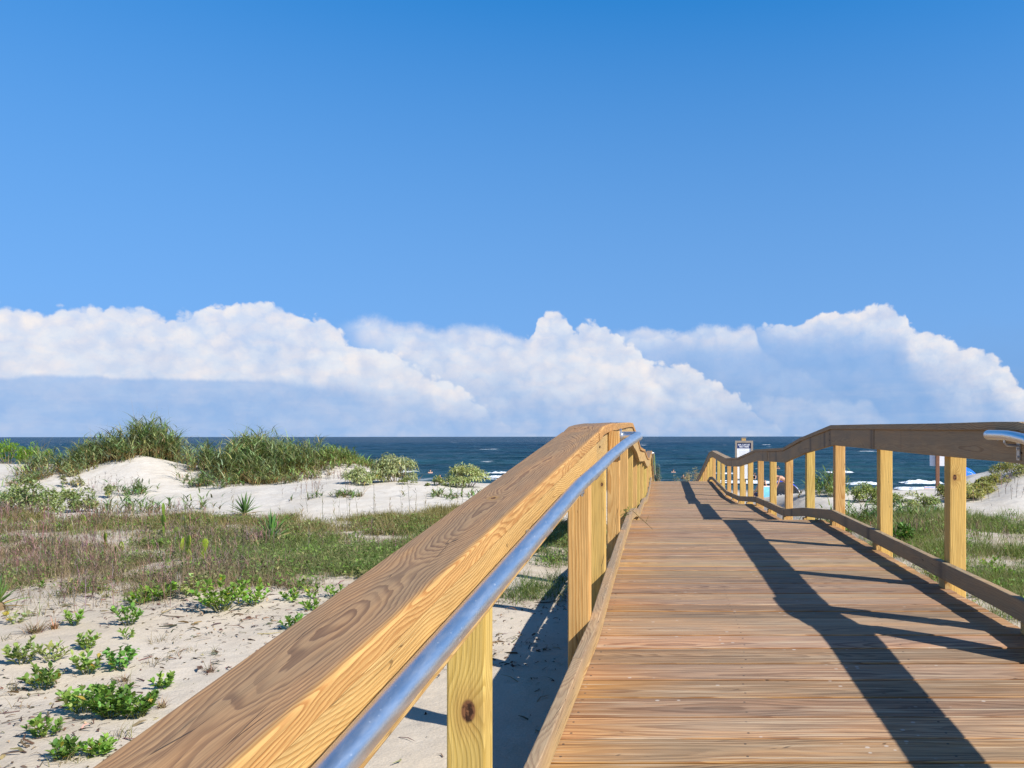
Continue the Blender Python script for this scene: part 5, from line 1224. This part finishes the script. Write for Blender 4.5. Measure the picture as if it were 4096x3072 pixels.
def beach_chair(pos, yaw, label, fab, frame, back=.62, reclined=.35):
    e = empty('beach_chair', pos, label, 'beach chair'); e.rotation_euler = (0, 0, yaw)
    fr = MB(); w = .27
    for s in (-w, w):
        tube(fr, [(s, .30, .16), (s, -.18, .14), (s, -.18-back*reclined, .14+back)], .013, 8); tube(fr, [(s, .30, .0), (s, .30, .16), (s, -.30, .0)], .013, 8)
        tube(fr, [(s*1.08, .26, .34), (s*1.08, -.28, .36)], .017, 8); tube(fr, [(s*1.04, .27, .02), (s*1.06, .24, .34)], .011, 8)
    tube(fr, [(-w, -.18-back*reclined, .14+back), (w, -.18-back*reclined, .14+back)], .013, 8); tube(fr, [(-w, .3, .16), (w, .3, .16)], .013, 8)
    par0(fr.build('frame', frame), e)
    def sheet(nm, a, b, sag, off):
        mb = MB(); a, b = np.array(a), np.array(b); t = np.linspace(0, 1, 9); s = np.linspace(-w, w, 7)
        V = [];
        for lay in (0, .012):
            for ti in t:
                for si in s: q = a+(b-a)*ti; V.append((si, q[1] - sag*off[0]*math.sin(math.pi*ti) + lay*off[0], q[2] - sag*off[1]*math.sin(math.pi*ti)*(1-(si/w)**2*.4) + lay*off[1]))
        i = np.arange(8)[:, None]; j = np.arange(6)[None]; q = np.stack([i*7+j, i*7+j+1, (i+1)*7+j+1, (i+1)*7+j], -1).reshape(-1, 4)
        mb.add(V, [q[:, ::-1], q+63]); par0(mb.build(nm, fab, smooth=True), e)
    sheet('seat', (0, .30, .16), (0, -.18, .14), .05, (0, 1.)); sheet('backrest', (0, -.18, .14), (0, -.18-back*reclined, .14+back), .04, (.9, .35))
    return e

def sign_turtle():
    Y = 25.5; X = (2976-2640)/F*Y; g = on(X, Y)
    e = empty('notice_sign', g, 'turtle nesting notice in a grey wooden frame on a square post beyond the right railing', 'sign')
    gm = plain('weathered_frame', (.26, .22, .18), .8, scale=9., vary=.25)
    k = Y/F; zt = lambda py: CAMZ - (py-1746)*k - g.z; w2 = 35.9*k
    pb = MB(); p, wt = board_profile(.135, .135, .006, 2); sweep(pb, p, wt*0, [(-.005, .095, -.5), (-.005, .095, zt(1754))], RT, np.array([0, -1., 0]), .4); par0(pb.build('post', M['rail']), e)
    cm = MB(); box(cm, (-.08, .02, zt(1754)), (.07, .17, zt(1750.5))); par0(cm.build('post_cap', gm), e)
    fr = MB(); top_, bot = zt(1763), zt(1917); t_ = 8.2*k
    box(fr, (-w2, -.03, top_-t_), (w2, .025, top_)); box(fr, (-w2, -.03, bot), (w2, .025, bot+.02))
    box(fr, (-w2, -.03, bot+.02), (-w2+t_, .025, top_-t_)); box(fr, (w2-t_, -.03, bot+.02), (w2, .025, top_-t_)); par0(fr.build('frame', gm), e)
    x0, x1 = -w2+t_, w2-t_; zb = zt(1794)
    pn = MB(); box(pn, (x0, .002, bot+.02), (x1, .018, zb)); f = pn.build('panel', plain('sign_white', (.78, .79, .80), .5, vary=.03)); par0(f, e)
    hd = MB(); box(hd, (x0, -.001, zb), (x1, .018, top_-t_)); h = hd.build('header', plain('sign_navy', (.012, .03, .13), .45, vary=.05)); par0(h, e)
    wm = plain('sign_lettering', (.82, .83, .84), .5, vary=.02); gy = plain('sign_print', (.30, .33, .36), .6, vary=.05)
    def text(s, size, x, z, mat, parent, y, bold=True, align='CENTER', name='lettering'):
        c = bpy.data.curves.new(name, 'FONT'); c.body = s; c.size = size; c.align_x = align; c.align_y = 'CENTER'; c.extrude = .0012
        if bold: c.offset = size*.012
        t = bpy.data.objects.new(name, c); COL.objects.link(t); dg = bpy.context.evaluated_depsgraph_get(); dg.update()
        me = bpy.data.meshes.new_from_object(t.evaluated_get(dg)); bpy.data.objects.remove(t); me.materials.clear(); me.materials.append(mat)
        w_ = max(v.co.x for v in me.vertices) - min(v.co.x for v in me.vertices)
        o = bpy.data.objects.new(name, me); COL.objects.link(o); o.rotation_euler = (R(90), 0, 0); o.location = (x, y, z); par0(o, parent); return o, w_
    o, w_ = text('SEA TURTLES', .075, 0, zt(1779), wm, h, -.0035); o.scale.x = (x1-x0)*.86/w_
    o, w_ = text('NEST HERE', .075, 0, zt(1787.5), wm, h, -.0035); o.scale.x = (x1-x0)*.70/w_
    # the small print is too fine to read in the photo: rows of short printed strokes with square bullets
    tx = MB(); r = np.random.RandomState(3); z = zb - .035; row = 0
    while z > bot + .06:
        x = x0 + .035 + (.03 if row else .0); end = x1 - (.16 if row == 0 else .04 + .07*r.rand())
        if row % 2 == 1: box(tx, (x0+.026, -.0005, z-.006), (x0+.040, .004, z+.006))
        while x < end:
            l = r.uniform(.012, .05); box(tx, (x, -.0005, z-.004), (min(x+l, end), .004, z+.004)); x += l + .011
        z -= .030 if row else .042; row += 1
    par0(tx.build('small_print', gy), f)
def sign_plain():
    Y = 24.; X = (3748-2640)/F*Y; g = on(X, Y); k = Y/F
    e = empty('notice_sign', g, 'plain white notice board on a reddish-brown post, seen from behind under the right railing', 'sign'); e.rotation_euler = (0, 0, R(-6))
    zt = lambda py: CAMZ - (py-1746)*k - g.z
    pb = MB(); p, wt = board_profile(.098, .098, .005, 2); sweep(pb, p, wt*0, [(0, -.06, -.4), (0, -.06, zt(1770))], RT, np.array([0, -1., 0]), .55); par0(pb.build('post', plain('brown_post', (.22, .10, .055), .8, vary=.3, scale=12.)), e)
    b = MB(); box(b, (-.205, 0, zt(1865)), (.215, .012, zt(1790))); par0(b.build('board', plain('board_white', (.76, .77, .80), .5, vary=.03)), e)
def shade_tent(pos, w, h, d, yaw, label, outer, inner, openf):
    """dome on arched poles; openf<1 leaves the front open"""
    e = empty('beach_tent', pos, label, 'beach tent'); e.rotation_euler = (0, 0, yaw)
    nu, nv = 28, 14; a = np.linspace(0, np.pi, nu); b = np.linspace(0, np.pi*openf, nv)
    def shell(s):
        V = []
        for bb in b:
            for aa in a: V.append((math.cos(aa)*w/2*s, math.cos(bb)*math.sin(aa)*d/2*s, math.sin(bb)*math.sin(aa)*h*s))
        return np.array(V)
    i = np.arange(nv-1)[:, None]; j = np.arange(nu-1)[None]; q = np.stack([i*nu+j, i*nu+j+1, (i+1)*nu+j+1, (i+1)*nu+j], -1).reshape(-1, 4)
    mb = MB(); mb.add(shell(1.), [q]); par0(mb.build('canopy', outer, smooth=True), e)
    mb = MB(); mb.add(shell(.985), [q[:, ::-1]]); par0(mb.build('lining', inner, smooth=True), e)
    for bb in np.linspace(.0, np.pi*openf, 4):
        mb = MB(); tube(mb, [(math.cos(aa)*w/2*1.004, math.cos(bb)*math.sin(aa)*d/2*1.004, max(.005, math.sin(bb)*math.sin(aa)*h*1.004)) for aa in a], .009, 6); par0(mb.build('pole', M['steel_dull'], smooth=True), e)
    return e
def beach_things():
    blue = fabric('tent_blue', [(.015, .13, .62), (.02, .16, .70)], 3.); dblue = fabric('shade_blue', [(.012, .045, .42), (.015, .055, .48)], 3.); grey = fabric('lining_grey', [(.22, .22, .23), (.26, .26, .27)], 4.)
    white = plain('white_tube', (.75, .75, .75), .35, vary=.03)
    Y = 46.; shade_tent(on((3132-2640)/F*Y, Y) - Vector((0, 0, .02)), 1.9, .92, 1.5, R(-10), 'blue beach shade with grey lining behind the right railing\'s yellow posts', dblue, grey, .62)
    Y = 49.; shade_tent(on((3851-2640)/F*Y, Y) - Vector((0, 0, .02)), 2.25, 1.68, 1.8, R(170), 'bright blue dome tent behind the shrub-covered sand slope at the right', blue, grey, .96)
    Y = 36.6; beach_chair(on((3058-2640)/F*Y, Y), R(14), 'light blue beach chair holding a seated person, seen from behind', fabric('sling_light_blue', [(.20, .56, .80), (.24, .62, .86)], 5.), white, back=.70)
    Y = 41.; beach_chair(on((3724-2640)/F*Y, Y), R(160), 'folding beach chair in striped and blue-patterned cloth near the white surf', fabric('sling_pattern', [(.04, .10, .40), (.75, .78, .82), (.05, .42, .58)], 22.), white, back=.50)
    # towel over that chair's top edge
    mb = MB(); g = on((3722-2640)/F*41.2, 41.3)
    t = np.linspace(-1, 1, 13); s = np.linspace(-.28, .28, 9); V = [(si, .03*np.sign(ti)*min(1, abs(ti)*4) + .008*math.sin(si*30+ti*3), .72 - abs(ti)*(.30 if ti < 0 else .2) + .004*math.sin(si*23)) for ti in t for si in s]
    i = np.arange(12)[:, None]; j = np.arange(8)[None]; mb.add(V, [np.stack([i*9+j, i*9+j+1, (i+1)*9+j+1, (i+1)*9+j], -1).reshape(-1, 4)])
    o = mb.build('beach_towel', fabric('towel_stripes', [(.75, .76, .78), (.03, .08, .35), (.60, .16, .10)], stripes=16.), smooth=True); o.location = g; tag(o, 'striped towel hung over the top of the folding beach chair', 'towel')
    # bags beside the bending person
    def bag(X, Y, w, h, d, label, mat, handle):
        e = empty('beach_bag', on(X, Y), label, 'bag'); bm = bmesh.new(); bmesh.ops.create_cube(bm, size=1.)
        bmesh.ops.subdivide_edges(bm, edges=bm.edges[:], cuts=5, use_grid_fill=True)
        for v in bm.verts:
            z = v.co.z + .5; f = 1 - .22*z + .25*math.sin(z*math.pi)*.5
            v.co = Vector((v.co.x*w*f + .02*math.sin(z*9+v.co.y*7), v.co.y*d*(1.1-.5*z), z*h - .03*(1-4*v.co.x**2)*(z > .9)))
        me = bpy.data.meshes.new('sack'); bm.to_mesh(me); bm.free(); me.shade_smooth(); me.materials.append(mat); o = bpy.data.objects.new('sack', me); COL.objects.link(o); par0(o, e)
        for s in (-1, 1):
            mb = MB(); tube(mb, [(-w*.22, s*d*.22, h*.92), (-w*.2, s*d*.25, h*1.18), (0, s*d*.27, h*1.30), (w*.2, s*d*.25, h*1.18), (w*.22, s*d*.22, h*.92)], .010, 7); par0(mb.build('handle', handle, smooth=True), e)
        return e
    k = lambda px, Y: (px-2640)/F*Y
    bag(k(3123, 38), 38., .42, .36, .25, 'black and white patterned beach bag under the bending person\'s arm', fabric('bag_pattern', [(.03, .03, .035), (.6, .62, .62), (.06, .25, .4)], 16.), white)
    bag(k(3140, 37.4), 37.4, .30, .30, .22, 'blue beach bag with pale handles nearest the bending person\'s hand', fabric('bag_blue', [(.08, .26, .5), (.5, .6, .66)], 9.), white)
    # bucket
    e = empty('sand_bucket', on(k(3113, 37.2), 37.2), 'small yellow bucket in front of the patterned beach bag', 'bucket'); mb = MB(); a = np.linspace(0, 1, 6)
    tube(mb, [(0, 0, z*.2) for z in a], .075+.03*a, 18); par0(mb.build('pail', plain('bucket_yellow', (.75, .52, .10), .4, vary=.05)), e)
    mb = MB(); tube(mb, [(.10*math.cos(t), 0, .2+.09*math.sin(t)) for t in np.linspace(0, np.pi, 9)], .005, 6); par0(mb.build('handle', white), e)
    # lime green towel hung on the lower end of the far handrail
    mb = MB(); Yc = 24.9; zc = float(deck_z(Yc)) + .886 - .06; t = np.linspace(-1, 1, 15); s = np.linspace(-.09, .09, 6)
    V = [(-.183 + .026*np.sign(ti)*min(1, abs(ti)*6) + .006*math.sin(si*60), Yc + si, zc + .024 - abs(ti)*(.62 if ti > 0 else .35)) for ti in t for si in s]
    i = np.arange(14)[:, None]; j = np.arange(5)[None]; mb.add(V, [np.stack([i*6+j, i*6+j+1, (i+1)*6+j+1, (i+1)*6+j], -1).reshape(-1, 4)])
    tag(mb.build('lime_towel', plain('lime_cloth', (.42, .75, .04), .8), smooth=True), 'lime green cloth hanging from the handrail at the far end of the left railing', 'towel')
    # dry twig that has blown onto the planks by the left kerb board
    mb = MB(); p = [(-.33, 6.75, .17), (-.28, 6.85, .19), (-.23, 6.90, .20), (-.12, 6.88, .10), (-.06, 6.80, .055)]
    tube(mb, p, [.0022, .003, .0028, .0022, .0014], 6, col=(.15, .12, .05))
    for b_, d_ in ((0, (-.03, .03, -.05)), (0, (-.04, -.02, -.05)), (1, (.0, -.04, .03)), (2, (.03, .02, .04)), (3, (.02, .02, .05)), (1, (-.03, .03, -.04))):
        q = np.array(p[b_]); tube(mb, [q, q+np.array(d_)*.6, q+np.array(d_)*1.2], [.002, .0016, .001], 5, col=(.16, .14, .05))
    n = 40; Q = np.array(p)[rng.randint(0, 2, n)] + rng.normal(0, .025, (n, 3)); leaves(mb, Q, rng.normal(0, 1, (n, 3)), .035, .010, .2, jit((.24, .25, .06), n, .2))
    tag(mb.build('fallen_sprig', M['leaf']), 'thin dried sprig lying across the left kerb board onto the planks', 'twig')
build_camera(); build_light(); build_sand(); build_sea()
railing('l', 'sunlit pine railing left of the planks, its wide cap board rising through the foreground')
railing('r', 'shaded pine railing right of the planks, yellow posts seen between its boards')
vegetation()
sign_turtle(); sign_plain(); people(); beach_things()
